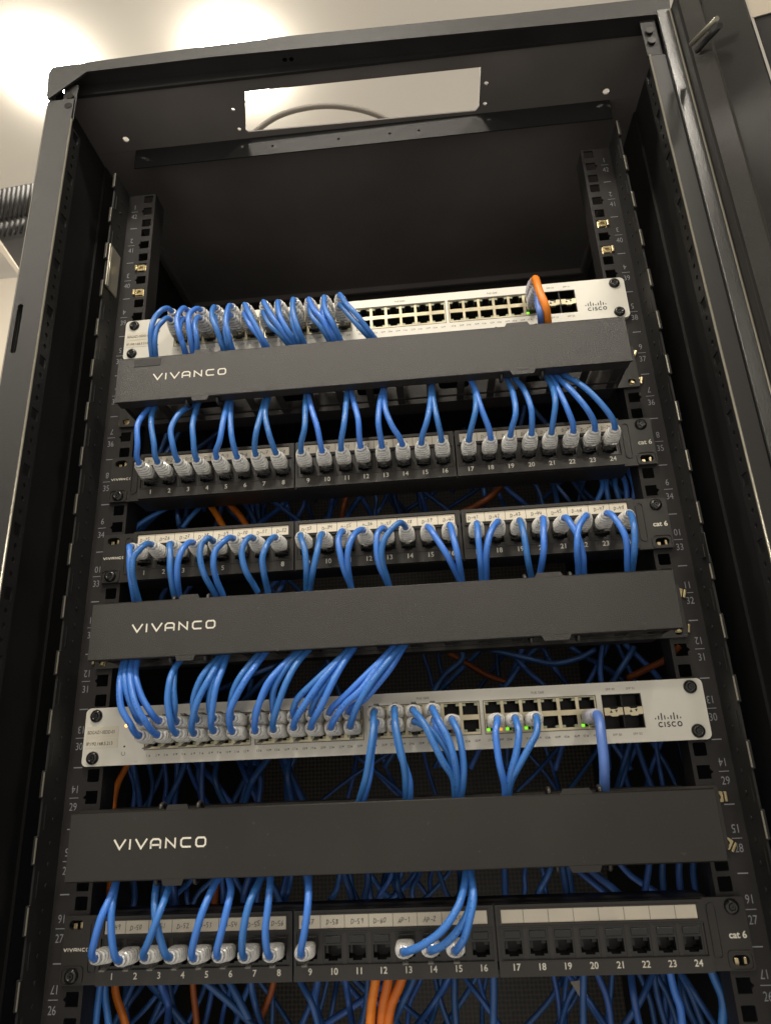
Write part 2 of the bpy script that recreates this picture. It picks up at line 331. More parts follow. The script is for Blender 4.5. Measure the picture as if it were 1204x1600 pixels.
# front posts: face 272..299 at y=-90, holed inner flange
def slot_poly(cx, cz, w_, h, dx): return [(cx-w_/2-dx, cz-h/2), (cx+w_/2-dx, cz-h/2), (cx+w_/2+dx, cz+h/2), (cx-w_/2+dx, cz+h/2)]
for s in (-1, 1):
    bm = bm_new()
    if s < 0:
        x0, x1 = -299, -272
        plate(bm, rect(x0, x1, ZB, 36), [rrect(-294.3, -289.3, -250, -201, 2.4)], -90, -87.5)
        box(bm, x0, x0+1.8, -87.4, -40, ZB, 61)
    else:
        box(bm, 286, 299, -93, -90, ZB, 62, .8)
        box(bm, 297.2, 299, -89.9, -40, ZB, 60)
    build('front_post', bm, 'frame' if s < 0 else 'gloss', CB)
    if s > 0:
        bm = bm_new(); box(bm, 272, 285.8, -90, -87.5, ZB, 8); build('shaded_post_face', bm, 'dark', CB)  # darker material puts the shade of the recess into the colour
    bm = bm_new()          # rounded bright folded edge, paint worn off
    tube(bm, [(s*272.3, -88.9, ZB), (s*272.3, -88.9, 10)], 1.15, 8)
    if s > 0: tube(bm, [(297.9, -92.3, ZB), (297.9, -92.3, 60)], 1.1, 8)
    else: tube(bm, [(-298.4, -89.2, ZB), (-298.4, -89.2, 35)], .9, 8)
    build('post_edge', bm, 'edge', CB)
    # inner flange with holes: plane x = s*272, y from -87 to -71
    bm = bm_new(); z = 4
    pitch = 50.0
    while z > -1300:
        holes = [slot_poly(-79, z-7, 9, 9.5, 0)]
        for k in range(3): holes.append(circ(-79, z-20-11*k, 2.2, 8))
        plate(bm, rect(-87.4, -71, z-pitch, z), holes, s*272, s*273.5, lambda x_, y_, z_: (y_, x_, z_)); z -= pitch
    box(bm, min(s*272, s*273.5), max(s*272, s*273.5), -87.4, -71, ZB, z)
    build('perforated_flange', bm, 'frame', CB)
    # side walls
    bm = bm_new(); a, b2 = sorted((s*294, s*297)); box(bm, a, b2, -86, 720, ZB, 61.6)
    a, b2 = sorted((s*291.5, s*294)); box(bm, a, b2, 12, 60, ZB, 58)
    build('side_panel', bm, 'dark', CB)
# corner brackets
for s in (-1, 1):
    bm = bm_new(); a, b2 = sorted((s*271, s*285)); box(bm, a, b2, -88, -86, 10.5, 57, .6)
    o = build('corner_bracket', bm, 'frame', CB)
    for z in (27, 40):
        bm = bm_new(); tube(bm, [(s*277, -90.5, z), (s*277, -88.2, z)], 3.6, 14); sub('bolt', bm, 'screw', o)
# beam along the front top edge (slightly out of true, as in the photo)
bm = bm_new()
plate(bm, [(-298, 36), (-262, 68), (-137, 68.5), (3, 64.5), (213, 58.5), (286, 57), (299, 62), (301, 79), (150, 80), (-61, 85), (-150, 84), (-299, 80), (-302, 70), (-300, 42)], [], -92, -90)
build('beam_face', bm, 'frame', CB)
bm = bm_new()
plate(bm, [(-296, -89.8), (297, -89.8), (297, -74), (-296, -74)], [circ(-66, -82, 2.4, 10), circ(-59.5, -82, 2.4, 10)], 57, 58.2, lambda x, y, z: (x, z, y + (-x*.0272+7.7)))
box(bm, -293.5, 293.5, -75.6, -72.6, 58, 84); box(bm, -296, 297, -89.5, -73.6, 78, 80.5)
build('top_beam', bm, 'paint', CB)
# roof: front part with cutout and holes, folded flange, rear part
hs = [[(-122, -12.5), (122, -8.5), (125.5, -13), (125.5, -57), (-112, -58.5), (-124, -15)][::-1]]
for (px, py, rr) in ((197, 218, 3.4), (204, 243, 1.8), (946, 143, 3.4), (364, 171, 2.0), (374, 202, 2.0), (381, 227, 2.0), (759, 130, 2.0), (757, 162, 2.0)):
    q = atz(px, py, 60)
    if q.y < -6.5: hs.append(circ(q.x, q.y, rr, 10))
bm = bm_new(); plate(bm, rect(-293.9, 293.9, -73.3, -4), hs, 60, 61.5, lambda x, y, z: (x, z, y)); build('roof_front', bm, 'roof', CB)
bm = bm_new()
plate(bm, rect(-250, 262, 34, 59.6), [circ(x, 45, 1.5, 8) for x in (-97, -25, 30, 61)], -5, -3.6)
build('roof_flange', bm, 'frame', CB)
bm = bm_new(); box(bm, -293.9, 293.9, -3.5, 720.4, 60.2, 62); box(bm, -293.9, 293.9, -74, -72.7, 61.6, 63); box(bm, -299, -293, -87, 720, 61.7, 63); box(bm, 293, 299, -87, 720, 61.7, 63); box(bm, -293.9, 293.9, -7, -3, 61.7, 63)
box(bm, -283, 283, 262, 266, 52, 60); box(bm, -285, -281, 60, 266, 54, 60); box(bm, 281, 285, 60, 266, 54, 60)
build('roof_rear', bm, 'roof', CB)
bm = bm_new(); box(bm, -300, 300, 720.5, 723, ZB, 61.8); build('rear_door', bm, 'perf', CB)
bm = bm_new(); box(bm, -293, 293, -85, 720, ZB-3, ZB); build('base', bm, 'dark', CB)
# mounting rails
def rail(s):
    sx = lambda x: s*x
    bm = bm_new(); nU = 24
    for k in range(nU):
        zt = -k*U; zb = zt-U
        hol = []
        for j, off in enumerate((6.35, 22.225, 38.1)):
            c = zt-off; hh = 4.75
            if j == 1: h_ = [(227.8, c-hh), (237.3, c-hh), (237.3, c-2), (239.3, c), (237.3, c+2), (237.3, c+hh), (227.8, c+hh)]
            else: h_ = rrect(227.8, 237.3, c-hh, c+hh, 1, 2)
            hol.append([(s*x, z) for x, z in h_])
        plate(bm, [(s*x, z) for x, z in rect(225, 254, zb, zt)], hol, 0, 2)
    for f_ in list(bm.faces): pass
    box(bm, *sorted((s*225, s*254)), 0, 2, ZB, -nU*U)
    box(bm, *sorted((s*225, s*226.8)), 2.02, 22, ZB, 0)
    o = build('mounting_rail', bm, 'rail', CB)
    # flange standing forward at the outer edge, with tabs every unit
    bm = bm_new(); z = 0
    box(bm, *sorted((s*254, s*255.6)), -30, 1.9, ZB, 0)
    for k in range(26):
        zt = -k*U
        box(bm, *sorted((s*253.4, s*256.2)), -33, -30.05, zt-20, zt-1, .4)
    sub('rail_flange', bm, 'dark', o)
    bm = bm_new()
    for k in range(26):
        zt = -k*U-U*.0
        box(bm, *sorted((s*253.2, s*254.2)), -33.6, -33.05, zt-19, zt-2)
    sub('lit_flange_edge', bm, 'edge', o)  # light on the forward tab edges, put in as bright strips
    bm = bm_new()          # small pressed dimples in the flange
    for k in range(26):
        for j in (8, 22, 36):
            tube(bm, [(s*253.9, -14, -k*U-j), (s*253.3, -14, -k*U-j)], 1.6, 8)
        box(bm, *sorted((s*253.9, s*253.4)), -26, -24.5, -k*U-42, -k*U-25)
    sub('dimples', bm, 'paint', o)
    bm = bm_new()
    for k in range(1, 25):
        stroke(bm, [(s*249.4, -k*U), (s*242.2, -k*U)], -.25, .8)
        c = -(k-.5)*U; X = s*246.5
        text(bm, str(k), X, c+6.2, -.25, 5.6, sx=.78, flip=True)
        stroke(bm, [(X-3.6, c), (X+3.6, c)], -.25, .55)
        text(bm, str(43-k), X, c-6.2, -.25, 5.6, sx=.78)
    sub('unit_numbers', bm, 'railprint', o)
    return o
RL = rail(-1); RR = rail(1)
def nut(rl, x, z, tilt=0):
    bm = bm_new()
    box(bm, x-4.4, x+4.4, .6, 3.2, z-4.4, z+4.4, .4); plate(bm, rrect(x-3.6, x+3.6, z-3.6, z+3.6, .8, 2), [circ(x, z, 2.2, 10)], -1.2, .5)
    s = 1 if x > 0 else -1
    box(bm, *sorted((x+s*4.3, x+s*6.4)), -2.4, .5, z-3.4, z+3.4, .5)
    if tilt: bmesh.ops.rotate(bm, verts=bm.verts, cent=(x, 0, z), matrix=Matrix.Rotation(tilt, 3, 'Y'))
    sub('cage_nut', bm, 'brass', rl)
for x, z, t_ in ((-233, -97, 0), (-233, -127, 0), (-233.5, -275, 0), (-236, -495, .1)): nut(RL, x, z, t_)
for x, z, t_ in ((233, -96, 0), (233, -127.5, 0), (235.5, -243, .5), (236, -272, .25), (237.5, -466, .3), (235.5, -494, .2), (238.5, -617, 0), (238.5, -647, .6)): nut(RR, x, z, t_)
# bright clip on the left flange, scuffed clip on the right one
bm = bm_new(); box(bm, -253.8, -252, -30, -8, -138, -88, .8); tube(bm, [(-252.4, -27, -138), (-252.4, -27, -92)], 1.6, 8); sub('spring_clip', bm, 'edge', RL)
bm = bm_new(); box(bm, 252.8, 253.8, -37, -32, -452, -428, .4); box(bm, 252.2, 253.8, -31, -24, -446, -436, .4); sub('spring_clip', bm, 'socket', RR)
# door standing open on the right
dn = V(math.sin(.4), -math.cos(.4), 0); dm = V(math.cos(.4), math.sin(.4), 0); DO = V(302, -105, 0)
def door(x, y, z): q = DO + dn*x + dm*y; return (q.x, q.y, z)
bm = bm_new(); box(bm, 299.3, 303.5, -103, -60, ZB, 62); build('hinge_strip', bm, 'dark', CB)
bm = bm_new(); plate(bm, rect(19, 52, ZB, 75), [], 0, 2, lambda x, y, z: door(x, y, z)); plate(bm, rect(52.2, 440, ZB, 75), [], 5, 7, lambda x, y, z: door(x, y, z))
DR = build('door', bm, 'paint', CB)
bm = bm_new(); plate(bm, rect(0, 18, ZB, 70), [], -1.5, 1.5, lambda x, y, z: door(x, y, z)); sub('door_lip', bm, 'cover', DR)
bm = bm_new(); plate(bm, [(52.2, -18), (52.2, -42), (140, -130), (140, -100)], [], 3, 4.8, lambda x, y, z: door(x, y, z)); sub('door_brace', bm, 'beige', DR)
bm = bm_new(); tube(bm, [at(1079, 69, -114), at(1119, 29, -150)], 2.1, 12); sub('hinge_pin', bm, 'edge', DR)
bm = bm_new(); tube(bm, [at(1088, 79, -112), at(1124, 40, -146)], 2.4, 12); tube(bm, [at(1088, 14, -108), at(1103, -6, -122)], 2.0, 10); sub('hinge_knuckle', bm, 'socket', DR)

# ------------------------------------------------------------------ common small meshes
def screw(parent, x, z, y=-4.0, r_=5.0):
    bm = bm_new(); prof = [(r_, 0), (r_, .8), (r_*.93, 1.7), (r_*.72, 2.6), (r_*.42, 3.0)]; n = 20; rings = []
    for rr, d in prof: rings.append([bm.verts.new((x+rr*math.cos(2*math.pi*k/n), y-d, z+rr*math.sin(2*math.pi*k/n))) for k in range(n)])
    inner = [bm.verts.new((x+r_*.42*math.cos(2*math.pi*k/n), y-1.4, z+r_*.42*math.sin(2*math.pi*k/n))) for k in range(n)]; rings.append(inner)
    for a_, b_ in zip(rings, rings[1:]):
        for k in range(n):
            f_ = bm.faces.new((a_[k], a_[(k+1) % n], b_[(k+1) % n], b_[k])); f_.smooth = True
    bm.faces.new(inner)
    o = build('screw', bm, 'screw', parent)
    bm = bm_new(); plate(bm, circ(x, z, r_*.40, 6), [circ(x, z, r_*.16, 6)], y-2.2, y-1.5); sub('screw_socket', bm, 'socket', o)

# ------------------------------------------------------------------ network switches
def port_mesh(flip):
    """dark jack cavity, 11.8 x 8.6, notch towards the latch side; local mm, front at y=0"""
    bm = bm_new(); k = -1 if flip else 1
    out = [(-5.8, -4.2*k), (5.8, -4.2*k), (5.8, 2.4*k), (3.6, 2.4*k), (3.6, 3.6*k), (2, 3.6*k), (2, 4.6*k), (-2, 4.6*k), (-2, 3.6*k), (-3.6, 3.6*k), (-3.6, 2.4*k), (-5.8, 2.4*k)]
    n = len(out); A = [bm.verts.new((x, .3, z)) for x, z in out]; B = [bm.verts.new((x, 13, z)) for x, z in out]
    for i in range(n): bm.faces.new((A[i], B[i], B[(i+1) % n], A[(i+1) % n]))
    bm.faces.new(B)
    for i in range(8):
        x = -3.6+i*1.03; box(bm, x-.2, x+.2, 4, 11, -3.4*k if k > 0 else 2.7, -2.7*k if k > 0 else 3.4)
    for v in bm.verts: v.co *= S
    me = bpy.data.meshes.new('port'); bm.to_mesh(me); bm.free(); me.materials.append(M['cavity']); return me
PORT_UP, PORT_DN = port_mesh(False), port_mesh(True)
GX = [-191.3, -102.6, -12.6, 75.8]; PW = 14.2
def port_xy(n):                # port number 1..48 -> x, z offset from the switch centre
    g = (n-1)//12; c = ((n-1) % 12)//2
    return GX[g]+.3+PW*(c+.5), (7.6 if n % 2 else -5.0), n % 2 == 1
def switch(zc, label, lit, status, ip_tail):
    t = empty('network_switch', (0, 0, zc)); tag(t, label, 'network switch', 'network switches with rows of ports')
    y = -4.0
    bm = bm_new()
    holes = [rect(gx, gx+85.6, zc-11.6, zc+13.3) for gx in GX] + [rect(165.6, 195.2, zc-12, zc+13.2)]
    plate(bm, rrect(-241.3, 241.8, zc-22.1, zc+22.1, 4.2), holes, y, -.4); build('faceplate', bm, 'switch', t)
    bm = bm_new(); box(bm, -220, 220, 10, 300, zc-21.5, zc+21.5); build('case', bm, 'dark', t)
    for gi, gx in enumerate(GX):
        bm = bm_new(); hol = []
        for c in range(6):
            cx = gx+.3+PW*(c+.5)
            hol.append([(cx-5.9, zc+3.4), (cx+5.9, zc+3.4), (cx+5.9, zc+12.2), (cx-5.9, zc+12.2)])
            hol.append([(cx-5.9, zc-9.3), (cx+5.9, zc-9.3), (cx+5.9, zc-.4), (cx-5.9, zc-.4)])
        plate(bm, rect(gx+.2, gx+85.4, zc-11.4, zc+13.1), hol, -3.4, -2.2); o = build('port_frame', bm, 'cage', t)
        bm = bm_new()
        plate(bm, rect(gx-.1, gx+85.7, zc-11.7, zc+13.4), [rect(gx+.5, gx+85.1, zc-11.1, zc+12.8)], -4.15, -3.9); sub('frame_line', bm, 'greyprint', o)
    for n in range(1, 49):
        x, dz, up = port_xy(n)
        o = inst('port', PORT_UP if up else PORT_DN, t, (x, -2.6, dz))
    bm = bm_new()              # light pipes in the outer corners of the ports
    for n in range(1, 49):
        x, dz, up = port_xy(n); k = 1 if up else -1
        for s in (-1, 1):
            if (n, s) in lit: continue
            z0 = zc+dz+k*3.3
            box(bm, x+s*4.6-1.3, x+s*4.6+1.3, -3.2, 3, z0-.9, z0+.9)
    build('light_pipe', bm, 'lightpipe', t)
    for (n, s), mm in lit.items():
        x, dz, up = port_xy(n); k = 1 if up else -1; z0 = zc+dz+k*3.3
        bm = bm_new(); box(bm, x+s*4.6-1.3, x+s*4.6+1.3, -3.9, 3, z0-1.1, z0+1.1, .5); build('port_led', bm, mm, t)
    # SFP slots
    bm = bm_new()
    for i in range(2):
        x0 = 165.8+i*14.7
        plate(bm, rect(x0, x0+14.4, zc+3.6, zc+13), [rect(x0+.35, x0+14.05, zc+4, zc+12.7)], -3.4, 40); plate(bm, rect(x0, x0+14.4, zc-11.8, zc-2.4), [rect(x0+.35, x0+14.05, zc-11.5, zc-2.8)], -3.4, 40)
        box(bm, x0, x0+14.4, 38, 40, zc-11.8, zc+13)
    build('module_slot', bm, 'cavity', t)
    bm = bm_new()
    for i in range(2):
        x0 = 166.6+i*14.7
        plate(bm, [(x0, zc-2), (x0+4, zc-2), (x0+5, zc-2.9), (x0+9.5, zc-2.9), (x0+10.5, zc-2), (x0+13.7, zc-2), (x0+13.7, zc+3.4), (x0+10.5, zc+3.4), (x0+9.5, zc+2.4), (x0+5, zc+2.4), (x0+4, zc+3.4), (x0, zc+3.4)], [], -3.9, -1)
    o = build('slot_bar', bm, 'cage', t)
    bm = bm_new()
    for i in range(2):
        x0 = 166.6+i*14.7
        plate(bm, [(x0+3.8, zc-.3), (x0+6, zc-.3), (x0+4.9, zc+1.8)], [], -4.1, -3.95); plate(bm, [(x0+7.8, zc+1.8), (x0+10, zc+1.8), (x0+8.9, zc-.3)], [], -4.1, -3.95)
    sub('arrow_marks', bm, 'ink', o)
    # printing
    bm = bm_new(); yp = y-.15
    for g in range(4):
        text(bm, 'PoE GbE', GX[g]+42.5, zc+17.3, yp, 1.75, sx=1.1)
        for c in range(12):
            n = g*12+c+1; x = GX[g]+.3+PW*(c//2+.5)+(-3.9 if c % 2 == 0 else 3.7)
            text(bm, str(n), x-.8, zc-15.8, yp, 1.8); k = 1 if c % 2 == 0 else -1
            B = [bm.verts.new((x+1.4+a_, yp, zc-15.8+k*b_)) for a_, b_ in ((-.8, -.7), (.8, -.7), (0, .8))]; bm.faces.new(B)
    for i, s_ in enumerate(('SFP 49', 'SFP 51')): text(bm, s_, 173+i*15, zc+17, yp, 1.6, sx=1.1)
    for i, s_ in enumerate(('SFP 50', 'SFP 52')): text(bm, s_, 173.5+i*15, zc-16, yp, 1.6, sx=1.1)
    stroke(bm, [(-207.9+1.5*math.cos(a_), zc-13.4+1.5*math.sin(a_)) for a_ in [math.radians(130+28*i) for i in range(11)]], yp, .35)
    build('small_print', bm, 'greyprint', t)
    bm = bm_new(); cz = zc-10.2   # maker's emblem: bars over the name
    for i, kd in enumerate('smtmsmtms'):
        bx = 203.1+i*2.3; lo, hi = {'s': (3.6, 4.9), 'm': (3.3, 6.4), 't': (2.9, 8.2)}[kd]
        plate(bm, rrect(bx-.42, bx+.42, cz+lo, cz+hi, .4, 2), [], yp-.1, yp)
    hgt = 3.1; z0 = cz-1.7
    def arc(cx, a0, a1, rx, rz): return [(cx+rx*math.cos(math.radians(a0+(a1-a0)*i/10)), z0+hgt/2+rz*math.sin(math.radians(a0+(a1-a0)*i/10))) for i in range(11)]
    stroke(bm, arc(206.4, 45, 315, 1.55, hgt/2), yp, .85); stroke(bm, [(209.3, z0-.2), (209.3, z0+hgt+.2)], yp, .85)
    stroke(bm, [(213, z0+hgt-.1), (211.9, z0+hgt), (211.2, z0+hgt*.78), (211.5, z0+hgt*.58), (212.7, z0+hgt*.42), (212.9, z0+hgt*.2), (212.3, z0), (211, z0+.1)], yp, .8)
    stroke(bm, arc(216, 45, 315, 1.55, hgt/2), yp, .85); stroke(bm, arc(220.2, 0, 360, 1.5, hgt/2), yp, .85)
    build('emblem', bm, 'ink', t)
    bm = bm_new(); box(bm, -239.4, -213, y-.25, y-.05, zc-.6, zc+7.6); box(bm, -239.4, -213, y-.25, y-.05, zc-8.6, zc-1.2); o = build('label_sticker', bm, 'sticker2', t)
    bm = bm_new(); text(bm, 'BDGAZ1-SEDD-01' if status else 'BDGAZ1-SEDD-02', -238.3, zc+3.4, y-.35, 2.5, 'L', sx=.80, bold=.006); text(bm, 'IP:192.168.5.21'+ip_tail, -238.6, zc-5.2, y-.35, 2.5, 'L', sx=.92, bold=.006); sub('label_text', bm, 'ink', o)
    bm = bm_new(); plate(bm, circ(-207.4, zc-8.2, .75, 10), [], y-.2, y-.05); build('reset_hole', bm, 'cavity', t)
    bm = bm_new(); plate(bm, circ(-207.2, zc+7.5, 1.1, 10), [], y-.3, y-.05); build('status_led', bm, 'orangeled' if status else 'greyprint', t)
    for sx_ in (-232.5, 232.5):
        for dz in (-15.9, 15.9): screw(t, sx_, zc+dz)
    return t
Z1, Z2 = -185.6, -555.4
switch(Z1, 'upper pale switch above the top cable manager, orange cable in its last port', {(48, -1): 'green'}, False, '4')
switch(Z2, 'lower pale switch between the middle and bottom cable managers, orange status light on', {(38, -1): 'green', (38, 1): 'amber', (40, -1): 'green', (42, -1): 'green', (48, -1): 'green'}, True, '3')

# ------------------------------------------------------------------ patch panels
def jack_mesh():
    bm = bm_new(); out = rect(-7.1, 7.1, -9.2, 9.2)
    hole = [(-5.9, -8), (-3, -8), (-3, -6.6), (3, -6.6), (3, -8), (5.9, -8), (5.9, 2.4), (-5.9, 2.4)]
    hole = [(-5.9, -6.4), (-3.2, -6.4), (-3.2, -7.6), (3.2, -7.6), (3.2, -6.4), (5.9, -6.4), (5.9, 1.6), (-5.9, 1.6)]
    plate(bm, out, [hole], 0, 1.5); box(bm, -5.6, 5.6, -.9, -.02, 3.4, 7.6, .3); box(bm, -5.2, 5.2, -.5, -.02, 2.2, 2.9)
    for v in bm.verts: v.co *= S
    me = bpy.data.meshes.new('jack'); bmesh.ops.recalc_face_normals(bm, faces=bm.faces); bm.to_mesh(me); bm.free(); me.materials.append(M['plastic2'])
    bm = bm_new(); n = len(hole); A = [bm.verts.new((x, 1.5, z)) for x, z in hole]; B = [bm.verts.new((x, 12, z)) for x, z in hole]
    for i in range(n): bm.faces.new((A[i], B[i], B[(i+1) % n], A[(i+1) % n]))
    bm.faces.new(B)
    box(bm, 2.4, 5.6, 3, 6, -1, 1.4); box(bm, -5.6, -3.6, 2.5, 5, -3.5, 1.4)
    for v in bm.verts: v.co *= S
    m2 = bpy.data.meshes.new('jack_cavity'); bm.to_mesh(m2); bm.free(); m2.materials.append(M['cavity']); return me, m2
JACK, JCAV = jack_mesh()
MODX = [(-212.6, -71.6), (-70.4, 70.2), (71.4, 212.8)]
def jack_x(n):
    m = (n-1)//8; c = (n-1) % 8; cen = (MODX[m][0]+MODX[m][1])/2; return cen+(c-3.5)*17.15
def patch(zc, label, first, texts, slant=0):
    t = empty('patch_bay', (0, 0, zc)); tag(t, label, 'patch panel', 'black patch panels with numbered ports')
    bm = bm_new(); hol = []
    for x in (-232.5, 232.5):
        hz = 15.9 if x < 0 else -15.9; hol.append(rrect(x-5.5, x+5.5, zc+hz-3.1, zc+hz+3.1, 3, 5))
    hol.append(rect(-213, 213, zc-18, zc+18))
    plate(bm, rrect(-241.3, 241.3, zc-21.8, zc+21.8, 1.5, 3), hol, -4, -.3)
    box(bm, -218, 218, -.2, 24, zc-21.8, zc-20.2); box(bm, -218, 218, -.2, 24, zc+20.2, zc+21.8)
    o = build('panel_frame', bm, 'plastic', t)
    bm = bm_new()              # pressed surrounds of screw and slot, moulded ribs beside the modules
    for x in (-232.5, 232.5):
        for dz in (-15.9, 15.9):
            if (x < 0) == (dz > 0): continue
        dz = -15.9 if x < 0 else -15.9
        plate(bm, rrect(x-8.3, x+8.3, zc+dz-5.7, zc+dz+5.9, 3), [rrect(x-7.3, x+7.3, zc+dz-5.2, zc+dz+5, 2.6)], -4.9, -4.02)
    for x0, x1 in ((-222, -215.5), (215.5, 222)):
        plate(bm, rrect(x0, x1, zc-15, zc+18.5, 3), [rrect(x0+.9, x1-.9, zc-14.1, zc+17.6, 2.2)], -4.8, -4.02)
    sub('moulded_rim', bm, 'plastic', o)
    bm = bm_new(); vivanco(bm, -240.2, zc+.2, -4.2, 19, 2.1, .5); text(bm, 'cat 6', 233.2, zc-.8, -4.2, 4.1, sx=1.02, bold=.025); sub('white_lettering', bm, 'print', o)
    for (x, dz) in ((-232.5, -15.9), (232.5, 15.9)): screw(t, x, zc+dz, -4)
    bm = bm_new()
    for (x, dz) in ((-232.5, 15.9), (232.5, -15.9)):
        box(bm, x-3.5, x-.6, -1.2, 1.5, zc+dz-3.4, zc+dz+.6, .4); box(bm, x+2.2, x+4.2, -2.6, 1.5, zc+dz-2.8, zc+dz+1.6, .4)
    build('nut_clip', bm, 'brass', t)
    YF = -8.0
    for mi, (x0, x1) in enumerate(MODX):
        cen = (x0+x1)/2; bm = bm_new()
        lab = rect(cen-67, cen+66, zc+10.0, zc+18.6); prt = rect(cen-68.8, cen+68.8, zc-11.8, zc+7.4)
        plate(bm, rect(x0, x1, zc-21.6, zc+21.6), [lab, prt], YF, -1)
        plate(bm, rect(cen-68.7, cen+68.7, zc-11.7, zc+7.3), [rect(jack_x(mi*8+c+1)-7.15, jack_x(mi*8+c+1)+7.15, zc-11.4, zc+7.2) for c in range(8)], YF+1, YF+3)
        o = build('port_module', bm, 'plastic', t)
        bm = bm_new(); plate(bm, rect(x0+1.2, x1-1.2, zc-12.6, zc+8.3), [rect(x0+1.8, x1-1.8, zc-12.0, zc+7.8)], YF-.5, YF-.02)
        plate(bm, rect(cen-68.4, cen+67.4, zc+9.2, zc+19.6), [rect(cen-67.2, cen+66.2, zc+9.9, zc+18.9)], YF-.5, YF-.02)
        sub('moulded_rim', bm, 'plastic', o)
        bm = bm_new(); box(bm, cen-66.8, cen+65.8, YF+.6, YF+1.2, zc+10.2, zc+18.4); lb = sub('label_strip', bm, 'sticker', o)
        bm = bm_new(); bi = bm_new()
        for c in range(8):
            n = mi*8+c+1; x = jack_x(n)
            text(bm, str(n), x+1.2, zc-15.7, YF-.15, 4.0, sx=1.0, bold=.012)
            if c: stroke(bi, [(x-8.6, zc+10.3), (x-8.6, zc+18.3)], YF+.5, .3)
            if n-1 < len(texts) and texts[n-1]: hand(bi, texts[n-1], x+random.uniform(-.8, .8), zc+14.2, YF+.45, 3.1, slant=slant)
        sub('port_numbers', bm, 'print', o); bi and build('handwriting', bi, 'ink', o)
        for c in range(8):
            x = jack_x(mi*8+c+1)
            j = inst('jack', JACK, t, (x, YF+1.4, -2.2)); inst('jack_cavity', JCAV, j)
    return t
P1, P2, P4 = -333.8, -408.0, -702.0
patch(P1, 'top patch panel of the three, every port filled, cords rising above it', 1, ['D-%d' % i for i in range(1, 25)])
patch(P2, 'middle patch panel, handwritten numbers 25 to 48, cords drooping below it', 25, ['D-%d' % i for i in range(25, 49)], .1)
patch(P4, 'bottom patch panel with empty ports and blank labels on its right third', 49, ['D-%d' % i for i in range(49, 61)]+['AP-1', 'AP-2', 'AP-3'])

# ------------------------------------------------------------------ cable managers with covers
def manager(zc, zcover, label, sticker, cm='cover'):
    t = empty('cable_manager', (0, 0, zc)); tag(t, label, 'cable manager', 'horizontal cable managers with black covers')
    bm = bm_new()
    plate(bm, rrect(-239, 239, zc-21, zc+21, 2, 3), [rrect(-235.5, -229, zc+dz-3, zc+dz+3, 2.5, 4) for dz in (-15.9, 15.9)] + [rrect(229, 235.5, zc+dz-3, zc+dz+3, 2.5, 4) for dz in (-15.9, 15.9)]
          + [rrect(x-14, x+14, zc-8, zc+8, 4, 4) for x in (-150, -75, 0, 75, 150)], -3, -.5)
    box(bm, -216, 216, -.4, 16, zc-21, zc-19.6); box(bm, -216, 216, -.4, 16, zc+19.6, zc+21)
    build('back_plate', bm, 'plastic', t)
    for s, nm in ((1, 'upper'), (-1, 'lower')):
        bm = bm_new()
        x = -212
        while x <= 213:
            z0, z1 = sorted((zcover+s*17.6, zcover+s*19.4))
            box(bm, x-3.2, x+3.2, -45, -3.1, z0, z1, .4)
            z0, z1 = sorted((zcover+s*13.2, zcover+s*17.5)); box(bm, x-1, x+1, -45, -3.1, z0, z1)
            x += 26.5
        box(bm, -216, 216, -14, -12, *sorted((zcover+s*19.5, zcover+s*20.3)))
        build('finger_row', bm, 'plastic', t)
    # end cheeks
    bm = bm_new()
    for s in (-1, 1):
        box(bm, *sorted((s*217.6, s*219.4)), -46, -3.1, zcover-19, zcover+19)
    build('end_cheek', bm, 'plastic', t)
    # cover with its four locking tongues
    h = 21.4; out = [(-220.5, zcover-h), (-152.5, zcover-h), (-151, zcover-h-4), (-138.5, zcover-h-4), (-137, zcover-h), (119.5, zcover-h), (121.5, zcover-h-4), (139, zcover-h-4), (141, zcover-h), (220, zcover-h),
                     (220, zcover+h), (141, zcover+h), (139, zcover+h+3.6), (121.5, zcover+h+3.6), (119.5, zcover+h), (-136, zcover+h), (-137.5, zcover+h+3.6), (-151, zcover+h+3.6), (-152.5, zcover+h), (-220.5, zcover+h)]
    bm = bm_new(); plate(bm, out, [], -50, -47.6)
    bmesh.ops.bevel(bm, geom=[e for e in bm.edges if all(v.co.y < -49.9 for v in e.verts) and len(e.link_faces) == 2 and abs(e.link_faces[0].normal.dot(e.link_faces[1].normal)) < .5 or False], offset=.7, segments=2, affect='EDGES') if False else None
    box(bm, -219.5, 219, -47.5, -38, zcover+h-1.6, zcover+h-.2); box(bm, -219.5, 219, -47.5, -38, zcover-h+.2, zcover-h+1.6)
    c = build('cover', bm, cm, t)
    bm = bm_new(); tube(bm, [(-220, -49.3, zcover-h+.1), (219.6, -49.3, zcover-h+.1)], .75, 8); tube(bm, [(-220, -49.3, zcover+h-.1), (219.6, -49.3, zcover+h-.1)], .75, 8)
    tube(bm, [(-220.2, -49.2, zcover-h), (-220.2, -49.2, zcover+h)], .75, 8); tube(bm, [(219.7, -49.2, zcover-h), (219.7, -49.2, zcover+h)], .75, 8)
    sub('cover_rim', bm, cm, c)
    bm = bm_new(); vivanco(bm, -187.5, zcover+.8, -50.2, 65, 6.4, 1.15); sub('lettering', bm, 'print', c)
    if sticker:
        bm = bm_new(); box(bm, -206, -182, -50.35, -50.05, zcover+12.5, zcover+20, .1); sub('faded_sticker', bm, 'paint', c)
    for x in (-158, -131, 113, 147):
        for s in (-1, 1):
            bm = bm_new(); z = zcover+s*20.2
            P = [V(x, -34, z-s*2), V(x, -36, z+s*2.5), V(x, -40, z+s*4.8), V(x, -44.5, z+s*4.2), V(x, -45.5, z+s*1.5)]
            tube(bm, spline(P, 4), 1.5, 8); build('hook', bm, 'plastic', t)
    return t
